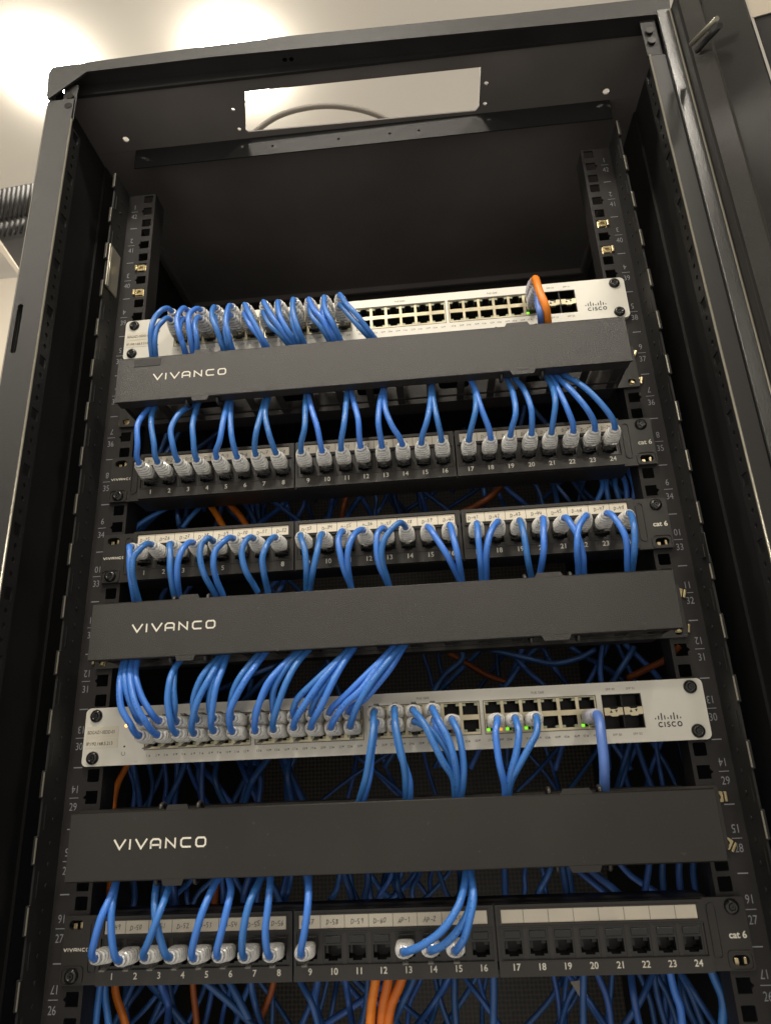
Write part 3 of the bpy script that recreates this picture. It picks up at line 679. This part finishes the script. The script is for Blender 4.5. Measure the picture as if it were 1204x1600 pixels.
manager(-258.8, -259.8, 'top cable manager with a coarse grained cover and dark faded sticker, under the upper switch', True)
manager(-481.0, -480.2, 'middle cable manager with grained black cover, under the middle patch panel', False)
manager(-630.2, -629.8, 'bottom cable manager with smoother black cover, under the lower switch', False, 'cover2')

# ------------------------------------------------------------------ patch cords
def mk(bm, nm, m, smooth=False):
    for v in bm.verts: v.co *= S
    bmesh.ops.recalc_face_normals(bm, faces=bm.faces)
    me = bpy.data.meshes.new(nm); bm.to_mesh(me); bm.free(); me.materials.append(M[m])
    if smooth:
        for p in me.polygons: p.use_smooth = True
    return me
def boot_mesh(mname):
    bm = bm_new(); rings = []; n = 20
    prof = [(-5.2, 5.7, 4.3, .22), (-5.6, 6.3, 4.9, .25), (-8.0, 6.35, 5.0, .28), (-8.3, 6.0, 4.6, .3), (-9.2, 6.0, 4.6, .32), (-9.5, 6.3, 4.9, .34)]
    y = -10.5; k = 0
    while y > -22.8:           # moulded ridges towards the cord end
        q = (-10.5-y)/12.3; a = 6.0-1.5*q*q; b = 4.7-.7*q
        dd = .45 if k % 2 == 0 else -.45
        prof.append((y, a+dd, b+dd, .45+.45*q)); prof.append((y-.75, a+dd, b+dd, .45+.45*q)); y -= 1.6; k += 1
    prof += [(-23.7, 4.4, 4.0, .95), (-24.8, 3.9, 3.7, 1), (-25.3, 3.0, 3.0, 1)]
    for y, a, b, rd in prof:
        ring = []
        for i in range(n):
            th = 2*math.pi*i/n; e = .32+.68*rd; c_, s_ = math.cos(th), math.sin(th)
            ring.append(bm.verts.new((a*math.copysign(abs(c_)**e, c_), y, b*math.copysign(abs(s_)**e, s_))))
        rings.append(ring)
    for a_, b_ in zip(rings, rings[1:]):
        for i in range(n): bm.faces.new((a_[i], a_[(i+1) % n], b_[(i+1) % n], b_[i]))
    bm.faces.new(rings[0][::-1])
    inner = [bm.verts.new((2.75*math.cos(2*math.pi*i/n), -24.9, 2.75*math.sin(2*math.pi*i/n))) for i in range(n)]
    deep = [bm.verts.new((2.75*math.cos(2*math.pi*i/n), -8, 2.75*math.sin(2*math.pi*i/n))) for i in range(n)]
    for a_, b_ in ((rings[-1], inner), (inner, deep)):
        for i in range(n): bm.faces.new((a_[i], a_[(i+1) % n], b_[(i+1) % n], b_[i]))
    bm.faces.new(deep)
    return mk(bm, 'boot', mname)
BOOT, MILKY = boot_mesh('boot'), boot_mesh('milky')
bm = bm_new(); box(bm, -5.4, 5.4, -8.8, 8, -3.6, 3.4, .4); PLUG = mk(bm, 'plug', 'plug')
def latch_mesh(k):
    bm = bm_new(); pr = [(-.2, 3.7), (-4, 4.8), (-9, 6.3), (-14.5, 7.0), (-14.5, 7.9), (-8.6, 7.3), (-3.5, 5.8), (-.2, 4.6)]
    for a in (-1,):
        A = [bm.verts.new((-1.9, y, k*z)) for y, z in pr]; B = [bm.verts.new((1.9, y, k*z)) for y, z in pr]; n = len(pr)
        for i in range(n): bm.faces.new((A[i], A[(i+1) % n], B[(i+1) % n], B[i]))
        bm.faces.new(A[::-1]); bm.faces.new(B)
    return mk(bm, 'latch', 'latch')
LATCH_UP, LATCH_DN = latch_mesh(1), latch_mesh(-1)

def cord(port, way, label, group, up_latch, rad=2.45, mm='blue', boot=None, dy=0, end_y=-33, nm='patch_cable'):
    """port = jack position; way = photo pixels from the boot to the cable manager"""
    px, pz, yf = port; t = empty(nm, (px, yf, pz)); tag(t, label, 'network cable', group)
    bz = random.uniform(-.5, .5); bx = random.uniform(-.6, .6)
    tilt = random.uniform(-.035, .035)-.085, random.uniform(-.035, .035)
    for name, me in (('boot', boot or BOOT), ('plug', PLUG)):
        o = inst(name, me, t)
        if name == 'boot': o.rotation_euler = (tilt[0], 0, tilt[1])
        else: inst('latch', LATCH_UP if up_latch else LATCH_DN, o)
    ex = Matrix.Rotation(tilt[1], 3, 'Z') @ Matrix.Rotation(tilt[0], 3, 'X') @ V(0, -1, 0)
    base = V(px, yf, pz); y_end = yf-25
    pts = [base+ex*8.5, base+ex*16, base+ex*23.5]
    # arc-length fractions of the pixel path
    w2 = way[1:]; L_ = [0]; prev = way[0]
    for q in w2: L_.append(L_[-1]+math.hypot(q[0]-prev[0], q[1]-prev[1])); prev = q
    tot = L_[-1]
    def Yf(s):
        if s < .62: return y_end-5-(9+dy)*math.sin(math.pi*min(1, s/.62*.5+.12))
        k = (s-.62)/.38; a = y_end-5-(9+dy)*math.sin(math.pi*.62); return a+(end_y-a)*k
    first = at(*way[0], y_end-5)
    tip = base+ex*27.5
    for q, l in zip(w2, L_[1:]):
        if l < 9: continue
        pts.append(at(*q, Yf(l/tot)))
    # soften the exit from the boot
    d = (pts[3]-tip); pts.insert(3, tip+ex*(1.5)+d*min(.25, 5/max(1, d.length)))
    a, b = way[-2], way[-1]; ll = max(1, math.hypot(b[0]-a[0], b[1]-a[1]))
    pts.append(at(b[0]+(b[0]-a[0])/ll*13, b[1]+(b[1]-a[1])/ll*13, end_y+5))
    SP = spline(pts, 6); bm = bm_new(); tube(bm, SP, lambda q: rad, 12); c = build('cord', bm, mm, t, True)
    if random.random() < .55:
        bm = bm_new(); ln = 0; side = random.uniform(-.7, .7)
        for a_, b_ in zip(SP[8:], SP[9:]):
            T_ = (b_-a_); sl = T_.length
            if sl < .3: continue
            T_ = T_/sl; nrm = V(math.sin(side), -math.cos(side), -.15); nrm = (nrm-T_*nrm.dot(T_)).normalized(); bn = T_.cross(nrm); q = 0
            while q < sl-.8:
                if random.random() < .42:
                    o_ = a_+T_*q+nrm*(rad+.03); h_ = random.uniform(.3, .62); l_ = random.uniform(.22, .6)
                    bm.faces.new([bm.verts.new(o_+T_*u_*l_+bn*v_*h_) for u_, v_ in ((-.5, -1), (.5, -1), (.5, 1), (-.5, 1))])
                q += 1.15
        if len(bm.faces) > 3: sub('jacket_print', bm, 'jprint', c)
    return t
# --- the cords of the top patch panel
W1 = {1: [(221,723),(215,695),(215,665),(225,647),(237,635)], 2: [(247,722),(241,695),(236.5,665),(238,647),(243,634)], 3: [(279,720),(270,695),(267,672),(277,650),(292,637),(300,633)],
 4: [(307.5,718),(302.5,690),(301,665),(306,642),(310,630)], 5: [(342,716),(343,690),(349,657),(354,637),(356,627)], 6: [(369,713),(362,682),(360,652),(361,630)], 7: [(400,711),(400,677),(407,650),(413,628)],
 8: [(431.6,710),(420,677),(414,645),(419,622)], 9: [(476.6,706),(475.6,670),(477,632),(478.6,616)], 10: [(505,703),(496,670),(487,640),(481,616)], 11: [(536,701),(537,665),(540.5,632),(542,612)],
 12: [(564.6,700),(559.6,657),(552,627),(548,612)], 13: [(595.7,696),(591,662),(593,630),(598,610)], 14: [(626,695),(612,665),(602,640),(600,610)], 15: [(662,691),(667,657),(672,627),(673,608)],
 16: [(689,690),(683,657),(677,627),(675,606)], 17: [(734,686),(742,644),(743,620),(739,602)], 18: [(763,685),(752,640),(741,606),(735,594)], 19: [(801,681),(805,647),(801,615),(794,598)],
 20: [(832,679),(829.5,640),(817,607),(806,594)], 21: [(863,675),(867,630),(862,605),(855,592)], 22: [(891,672),(886,640),(872,610),(862,592)], 23: [(927,670),(917,640),(892,610),(870,590)], 24: [(957,667),(942,635),(912,605),(884,588)]}
for n, wy in W1.items():
    cord((jack_x(n), P1-1.4, -8), wy, 'blue patch cord rising from port %d of the top patch panel' % n, 'blue cords of the top patch panel', False, dy=-3+(n % 2)*2)
W2 = {1: [(204,850),(203,862),(203,884),(205.6,908),(210,935)], 2: [(237.6,849),(222,855),(209,871),(206.5,890),(210,913),(216,935)], 3: [(269.5,848),(266,862),(266,890),(269.5,915),(273,932)],
 4: [(299,848),(286,857),(278.7,875),(277,899),(279.6,926)], 5: [(333.5,842),(324,841),(315,851),(312.5,871),(319,897),(333.5,924)], 6: [(364.5,842),(350,846),(337,860),(333.5,882),(339,908),(346,924)],
 7: [(395.6,840),(384.6,844),(378,862),(383,890),(397,915)], 8: [(426.6,840.5),(416.6,852),(410,872),(412,894),(417,917)], 9: [(473,837),(476,859),(478.6,887),(478.6,914)], 10: [(501,835.5),(496,859),(490,887),(485,914)],
 11: [(536,829),(528.5,844),(532,869),(538,892),(546,912)], 12: [(568,827),(552,837),(544,859),(543.4,884),(547,909)], 13: [(599.5,824),(589.5,834),(588,857),(592,882),(603,907)], 14: [(637,822),(624,817),(609.5,829),(598,849),(596,872),(606,909)],
 15: [(669,824),(682,842),(699,869),(714,899)], 16: [(700,822),(709,844),(715,869),(720,899)], 17: [(745,817),(747,844),(750,874),(752,898)], 18: [(777,816),(766,832),(760,859),(759,898)], 19: [(813,814),(819,841),(823,868),(828,895)],
 20: [(844,811),(848.6,829),(849,859),(844,892)], 21: [(877,810),(890,817),(902,838),(910,868),(911,889)], 22: [(913,807),(904,823),(901,853),(903,888)], 23: [(949,807),(965,817),(977,841),(979.6,886)], 24: [(986,802),(990.6,829),(990.6,859),(987.6,885)]}
for n, wy in W2.items():
    cord((jack_x(n), P2-1.4, -8), wy, 'blue patch cord drooping from port %d of the middle patch panel' % n, 'blue cords of the middle patch panel', False, dy=3-(n % 2)*3)
W4 = {1: [(149.5,1495),(148,1470),(159,1432),(175,1397),(183,1372)], 2: [(187,1494),(175,1467),(174,1429),(178.5,1397),(183,1374)], 3: [(225,1495),(231.5,1473),(247,1432),(261.5,1394),(267,1374)], 4: [(266,1494),(250.5,1467),(242.6,1432),(242.6,1397),(246,1374)],
 5: [(302.6,1492),(304,1467),(317,1423),(336,1381),(342,1372)], 6: [(342,1492),(345,1460),(355,1419),(361,1391),(358,1372)], 7: [(379,1492),(380,1454),(389,1413),(406,1375)], 8: [(418,1490),(414.6,1454),(419,1413),(423,1370)], 9: [(471.5,1489),(476,1454),(481,1413),(482.5,1366)],
 13: [(635,1486.6),(663,1475),(692,1452),(715,1417),(724,1388),(728,1360)], 14: [(674,1486.6),(695,1475),(718,1449),(734,1417),(737,1385),(735,1360)], 15: [(715,1487),(725,1466),(734,1434),(739,1405),(737,1376),(733,1360)]}
for n, wy in W4.items():
    cord((jack_x(n), P4-1.4, -8), wy, 'blue patch cord going up from port %d of the bottom patch panel' % n, 'blue cords of the bottom patch panel', False, dy=-3+(n % 2)*3 + (4 if n in (3, 13) else 0))
def sp(n, zc): x, dz, up = port_xy(n); return (x, zc+(6.0 if dz > 0 else -3.2), -6.0), up
# lower switch
WS2 = {2: [(222,1147),(204,1132),(190,1107),(187,1075),(190,1050),(195,1030)], 1: [(221,1130),(210,1112),(200,1087),(195,1062),(197,1037),(203,1022)], 4: [(246,1146),(227,1127),(212,1100),(204,1062),(205,1044),(210,1025)], 3: [(250,1129),(235,1112),(222,1090),(214,1066),(212,1048),(217,1024)],
 6: [(275,1145),(266,1125),(262,1094),(265,1066),(271,1048),(289,1022)], 5: [(280,1126),(273,1104),(271,1075),(273,1048),(277,1026)], 8: [(303,1142),(302,1120),(309,1095),(327,1060),(344,1032),(353,1019)], 7: [(299,1115),(303,1090),(317,1055),(339,1030),(347,1019)],
 10: [(331,1141),(330,1122),(337,1075),(349,1042),(356,1020)], 9: [(331,1120),(327,1100),(332,1065),(340,1035),(347,1020)], 12: [(359,1140),(359,1112),(367,1092),(384,1062),(407,1030),(421,1012)], 11: [(360,1115),(363,1085),(374,1060),(397,1030),(414,1012)],
 14: [(401,1137),(404,1102),(418,1068),(440,1042),(472,1012)], 13: [(403,1112),(412,1085),(425,1060),(447,1035),(475,1010)], 16: [(427,1137),(431,1112),(447,1067),(465,1035),(489,1008)], 15: [(424,1112),(427,1080),(440,1053),(458,1030),(484,1008)],
 18: [(458.6,1136),(470,1110),(505,1060),(525,1037),(551,1008)], 17: [(457,1116),(465,1092),(495,1062),(524,1035),(556,1004)], 20: [(487,1134.6),(500,1107),(520,1065),(542,1027),(559,1003)], 19: [(485,1116),(495,1090),(512,1065),(532,1042),(556,1008)],
 22: [(518,1133),(539.5,1100),(564.5,1077),(594,1035),(621,1003)], 21: [(517,1112),(539.5,1087),(569.5,1057),(597,1030),(625,1000)], 24: [(547,1133),(559.5,1100),(579.5,1067),(607,1032),(634,1000)], 23: [(544.5,1112),(569.5,1092),(589,1070),(609,1045),(632,1008)],
 25: [(587,1114.6),(583,1139.5),(578,1174),(572,1212),(562,1249)], 26: [(588,1132),(584,1150),(580,1180),(577,1212),(568,1249)], 27: [(615.5,1109.6),(619,1139.5),(629,1187),(633,1212),(634,1249)], 28: [(617,1130),(624,1174),(639,1219),(640,1249)],
 29: [(649,1107),(661,1129),(676,1159),(692,1191),(707,1215),(711,1246)], 30: [(648,1129),(659,1132),(676,1143),(688,1158),(700,1177),(709,1207),(711,1246)], 31: [(679,1106),(686,1129),(700,1155),(709,1185),(713,1215),(713,1246)], 32: [(676,1123),(683,1138),(691,1152),(704,1176),(712,1207),(716,1246)],
 34: [(709,1123),(716,1146),(722,1177),(724,1207),(720,1246)], 38: [(776,1122),(774,1146),(779.5,1191),(787.5,1226),(789,1243)], 40: [(810,1116),(810,1146),(805,1181),(797,1210),(794,1243)], 42: [(839,1117),(838,1144),(826,1168),(810,1197),(798,1221),(793,1243)]}
order = ['upper', 'lower']
for n, wy in WS2.items():
    p, up = sp(n, Z2); where = 'rising to the cover above' if n < 25 else 'hanging to the cover below'
    cord(p, wy, 'blue cord in %s-row port %d of lower switch, %s' % ('upper' if up else 'lower', n, where), 'blue cords of the lower switch', up, dy=(0 if up else 5)-(n//2 % 2)*1.5 if n < 25 else (6 if up else 0))
p, up = sp(48, Z2)
cord(p, [(931,1117),(939,1152),(943,1189),(944,1234)], 'thick pale violet-blue cord with milky plug in the last port of the lower switch', 'thick uplink cords', False, rad=3.5, mm='blue2', boot=MILKY)
# upper switch
WS1 = {1: [(265,489),(254,484),(242,497),(236,517),(236,540),(238,560)], 2: [(266,502),(254,502),(245,514),(242,534),(244,560)], 3: [(290,487),(281,487),(277,499),(280,522),(286,540),(290,555)], 4: [(290,500),(283,502),(280,515),(285,535),(292,555)],
 5: [(310,485),(304,482),(296,492),(295,510),(298,531),(302,555)], 6: [(310,498),(305,494),(304,507),(307,525),(308,543),(305,555)], 7: [(335,482),(329,481),(331,493),(338,514),(345.6,534),(350,551)], 8: [(332,497),(332,504),(341,522),(347,540),(353,551)],
 9: [(359,479),(353,481),(353,502),(357.5,525),(365,551)], 10: [(354,493),(352,513),(354.5,534),(359,551)], 11: [(381,474),(380,480),(392,495),(409,527),(421,547)], 12: [(377,487),(380,493),(392,510),(407,530),(415,547)],
 13: [(410,475),(420,486.5),(432,505),(448,527),(460,541)], 14: [(408,488),(412,494),(421.6,508),(438,523),(452,541)], 15: [(431.6,475),(438,495),(451.5,520),(464,540)], 16: [(432,488),(440,505),(453,525),(459,541)],
 17: [(453,468),(458,488),(466.5,516),(477,540)], 18: [(453,486.5),(456.5,503),(465,528),(470,541)], 19: [(480,470),(490,483),(503,498),(514.6,520),(525,537)], 20: [(477,480),(488,495),(503,513),(517,537)],
 21: [(501,466.6),(508,483),(519.6,505),(535,537)], 22: [(499.7,476.6),(506,498),(519.6,521),(529,537)], 23: [(528,462.5),(541,475),(558,493),(576,516.5),(589,533)], 24: [(531,478),(544.5,491.5),(563,513),(582,533)]}
for n, wy in WS1.items():
    p, up = sp(n, Z1)
    cord(p, wy, 'blue patch cord arching from %s-row port %d of the upper switch' % ('upper' if up else 'lower', n), 'blue cords of the upper switch', up, dy=2 if up else -1)
p, up = sp(47, Z1)
cord(p, [(833,442),(842,455),(852,480),(856,510)], 'orange cord looping from the last upper port of the upper switch', 'thick uplink cords', True, rad=3.5, mm='orange', dy=2, boot=MILKY)
p, up = sp(48, Z1)
cord(p, [(834,466),(840,477),(843,490),(845,510)], 'pale blue cord behind the orange one, in the last lower port of the upper switch', 'thick uplink cords', False, rad=2.8, mm='blue2', boot=MILKY)

# ------------------------------------------------------------------ cables hanging behind the equipment
def back(pts, rad, mm, label, group, cat='cable', nm='cable'):
    P = [at(*q) for q in pts]; bm = bm_new(); tube(bm, spline(P, 6), rad, 8)
    return tag(build(nm, bm, mm, smooth=True, origin=P[0]), label, cat, group)
BL = 'dark blue cable hanging behind the gap '
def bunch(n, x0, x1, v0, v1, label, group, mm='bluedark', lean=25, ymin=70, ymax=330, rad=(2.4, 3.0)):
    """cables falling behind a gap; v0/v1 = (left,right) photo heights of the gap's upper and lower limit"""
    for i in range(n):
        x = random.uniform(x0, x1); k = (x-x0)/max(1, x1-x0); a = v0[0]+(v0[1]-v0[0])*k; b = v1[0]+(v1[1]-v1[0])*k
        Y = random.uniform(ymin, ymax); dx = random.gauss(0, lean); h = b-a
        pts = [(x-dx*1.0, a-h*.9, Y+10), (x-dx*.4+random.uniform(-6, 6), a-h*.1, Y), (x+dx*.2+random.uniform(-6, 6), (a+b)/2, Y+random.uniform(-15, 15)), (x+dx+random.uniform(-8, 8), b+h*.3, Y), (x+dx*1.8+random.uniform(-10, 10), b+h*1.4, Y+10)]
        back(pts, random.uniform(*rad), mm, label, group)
bunch(30, 240, 700, (790, 745), (825, 790), BL+'between the top and middle patch panels', 'blue cables behind the two upper patch panels')
bunch(13, 720, 960, (745, 725), (790, 775), BL+'between the top and middle patch panels', 'blue cables behind the two upper patch panels', lean=45)
for x in (938, 950, 962, 972, 984): back([(x-6, 690, 60), (x-3, 735, 50), (x+random.uniform(-6, 6), 760, 45), (x+random.uniform(-12, 6), 790, 50), (x-14, 850, 70)], 2.5, 'blue', 'blue cable near the right rail between the top and middle patch panels', 'blue cables beside the right rail')
for q, lab in (([(300, 740, 60), (327, 787, 60), (343, 812, 60), (370, 870, 60)], 'thicker left one of the slanting pair'), ([(330, 740, 60), (358, 786, 60), (378, 810, 60), (410, 870, 60)], 'right one of the slanting pair')):
    back(q, 3.2, 'orange', 'orange cable under the top patch panel, '+lab, 'orange cables behind the equipment')
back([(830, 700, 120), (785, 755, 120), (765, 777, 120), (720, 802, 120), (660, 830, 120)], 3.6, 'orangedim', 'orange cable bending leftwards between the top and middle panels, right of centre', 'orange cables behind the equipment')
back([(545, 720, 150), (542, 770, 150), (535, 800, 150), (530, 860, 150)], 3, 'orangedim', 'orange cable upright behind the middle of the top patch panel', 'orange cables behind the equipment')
back([(196, 850, 30), (215, 822, 30), (250, 800, 34), (300, 775, 50)], 2.4, 'blue', 'blue cable slanting up from the left rail under the top patch panel', 'blue cables beside the left rail')
back([(285, 825, 40), (298, 808, 40), (312, 793, 44), (330, 770, 60)], 2.4, 'blue', 'short bright blue cable slanting behind the gap above port 3 of the middle patch panel', 'blue cables beside the left rail')
bunch(12, 250, 960, (650, 590), (715, 655), BL+'under the top cable manager', 'blue cables behind the top manager', lean=60, ymin=120)
bunch(7, 260, 640, (890, 870), (925, 905), BL+'above the middle cable manager', 'blue cables behind the middle manager', lean=40, ymin=60, ymax=200)
bunch(16, 240, 1000, (1035, 1000), (1100, 1085), BL+'between the middle cable manager and lower switch', 'blue cables behind the lower switch', lean=55, ymin=90)
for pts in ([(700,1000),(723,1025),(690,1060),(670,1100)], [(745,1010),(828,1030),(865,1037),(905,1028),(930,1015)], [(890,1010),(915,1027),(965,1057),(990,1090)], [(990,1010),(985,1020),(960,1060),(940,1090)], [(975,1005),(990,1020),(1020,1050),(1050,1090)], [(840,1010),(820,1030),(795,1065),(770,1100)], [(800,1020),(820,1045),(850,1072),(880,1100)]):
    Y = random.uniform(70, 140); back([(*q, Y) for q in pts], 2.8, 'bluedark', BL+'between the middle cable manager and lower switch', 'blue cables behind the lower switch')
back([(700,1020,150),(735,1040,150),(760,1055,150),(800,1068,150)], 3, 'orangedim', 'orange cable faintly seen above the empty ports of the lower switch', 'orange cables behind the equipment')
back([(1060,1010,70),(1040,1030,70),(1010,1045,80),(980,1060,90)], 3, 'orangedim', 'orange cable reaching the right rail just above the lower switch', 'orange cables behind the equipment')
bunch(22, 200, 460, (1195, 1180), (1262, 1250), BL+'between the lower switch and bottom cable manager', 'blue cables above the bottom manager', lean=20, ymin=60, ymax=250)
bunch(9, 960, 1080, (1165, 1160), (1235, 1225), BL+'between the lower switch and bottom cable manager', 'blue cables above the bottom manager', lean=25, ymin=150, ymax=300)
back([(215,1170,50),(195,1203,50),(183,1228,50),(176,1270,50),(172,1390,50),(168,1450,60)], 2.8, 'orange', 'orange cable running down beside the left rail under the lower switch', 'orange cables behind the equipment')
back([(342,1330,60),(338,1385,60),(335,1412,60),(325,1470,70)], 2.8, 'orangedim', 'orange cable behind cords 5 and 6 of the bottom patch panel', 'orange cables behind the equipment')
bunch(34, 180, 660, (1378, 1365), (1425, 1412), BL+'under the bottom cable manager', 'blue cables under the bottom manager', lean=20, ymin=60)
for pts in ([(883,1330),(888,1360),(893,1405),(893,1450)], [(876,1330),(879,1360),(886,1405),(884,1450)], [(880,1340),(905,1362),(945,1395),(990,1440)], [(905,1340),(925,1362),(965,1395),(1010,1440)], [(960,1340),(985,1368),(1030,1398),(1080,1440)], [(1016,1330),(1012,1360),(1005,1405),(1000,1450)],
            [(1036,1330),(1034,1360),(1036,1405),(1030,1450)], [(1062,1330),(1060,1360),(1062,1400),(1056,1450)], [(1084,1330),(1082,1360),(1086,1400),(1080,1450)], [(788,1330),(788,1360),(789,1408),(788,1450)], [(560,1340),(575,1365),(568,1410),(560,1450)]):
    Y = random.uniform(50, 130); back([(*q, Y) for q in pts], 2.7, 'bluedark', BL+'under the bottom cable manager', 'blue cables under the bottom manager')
bunch(46, 190, 760, (1540, 1530), (1600, 1600), 'dark blue cable hanging below the bottom patch panel', 'blue cables below the bottom patch panel', lean=35, ymin=40)
bunch(22, 860, 1080, (1520, 1515), (1600, 1600), 'dark blue cable hanging below the bottom patch panel', 'blue cables below the bottom patch panel', lean=30, ymin=50)
back([(163,1490,20),(156,1545,20),(150,1600,22),(146,1680,25)], 2.6, 'blue', 'brighter blue cable at the left rail under the bottom patch panel', 'brighter cables at the rail')
back([(168,1490,24),(164,1545,24),(170,1600,26),(176,1680,30)], 2.6, 'blue', 'second blue cable from the left rail under the bottom patch panel', 'brighter cables at the rail')
back([(1104,1500,30),(1116,1530,28),(1128,1560,26),(1128,1600,26),(1120,1680,30)], 3.1, 'blue', 'blue cable bending down beside the right rail under the bottom patch panel')if False else back([(1104,1500,30),(1116,1530,28),(1128,1560,26),(1128,1600,26),(1120,1680,30)], 3.1, 'blue', 'blue cable bending down beside the right rail under the bottom patch panel', None)
back([(1040,1490,40),(1052,1545,40),(1062,1575,40),(1066,1620,40)], 2.8, 'blue', 'blue cable curving under ports 22 and 23 of the bottom patch panel', None)
back([(770,1500,60),(771,1545,60),(770,1620,60)], 2.8, 'bluedark', 'single upright blue cable under the gap beside port 16 of the bottom patch panel', None)
for q, lab in (([(592,1480),(586,1535),(580,1575),(575,1680)], 'left'), ([(612,1480),(606,1535),(598,1575),(592,1680)], 'middle'), ([(640,1480),(626,1535),(610,1575),(602,1680)], 'right')):
    back([(a_, b_, 25) for a_, b_ in q], 3.5, 'orange', lab+' one of three orange cables hanging below ports 12 and 13', 'three orange cables side by side')
back([(186,1490,45),(180,1545,45),(196,1600,45),(205,1680,45)], 3, 'orange', 'orange cable hanging below the left end of the bottom patch panel', 'orange cables behind the equipment')
for pts in ([(300,1500),(302,1545),(307,1600),(305,1680)], [(432,1490),(425,1545),(405,1600),(395,1680)]):
    back([(*q, 90) for q in pts], 2.7, 'orangedim', 'dim orange cable among the blue ones below the bottom patch panel', 'dim orange cables below')
bunch(12, 560, 900, (1378, 1365), (1425, 1412), BL+'under the bottom cable manager', 'blue cables under the bottom manager', lean=25, ymin=120)
bunch(10, 480, 950, (1180, 1165), (1250, 1235), BL+'between the lower switch and bottom cable manager', 'blue cables above the bottom manager', lean=30, ymin=330, ymax=500)
# pale tag hanging low in the back
bm = bm_new(); q = at(905, 1545, 120); plate(bm, [(q.x-7, q.z+5), (q.x+1, q.z+6), (q.x+6, q.z-5), (q.x, q.z-7)], [], q.y, q.y+.6)
tag(build('cable_tag', bm, 'greycable', origin=q), 'small grey tag hanging among cables below port 19 of the bottom patch panel', 'cable tag')
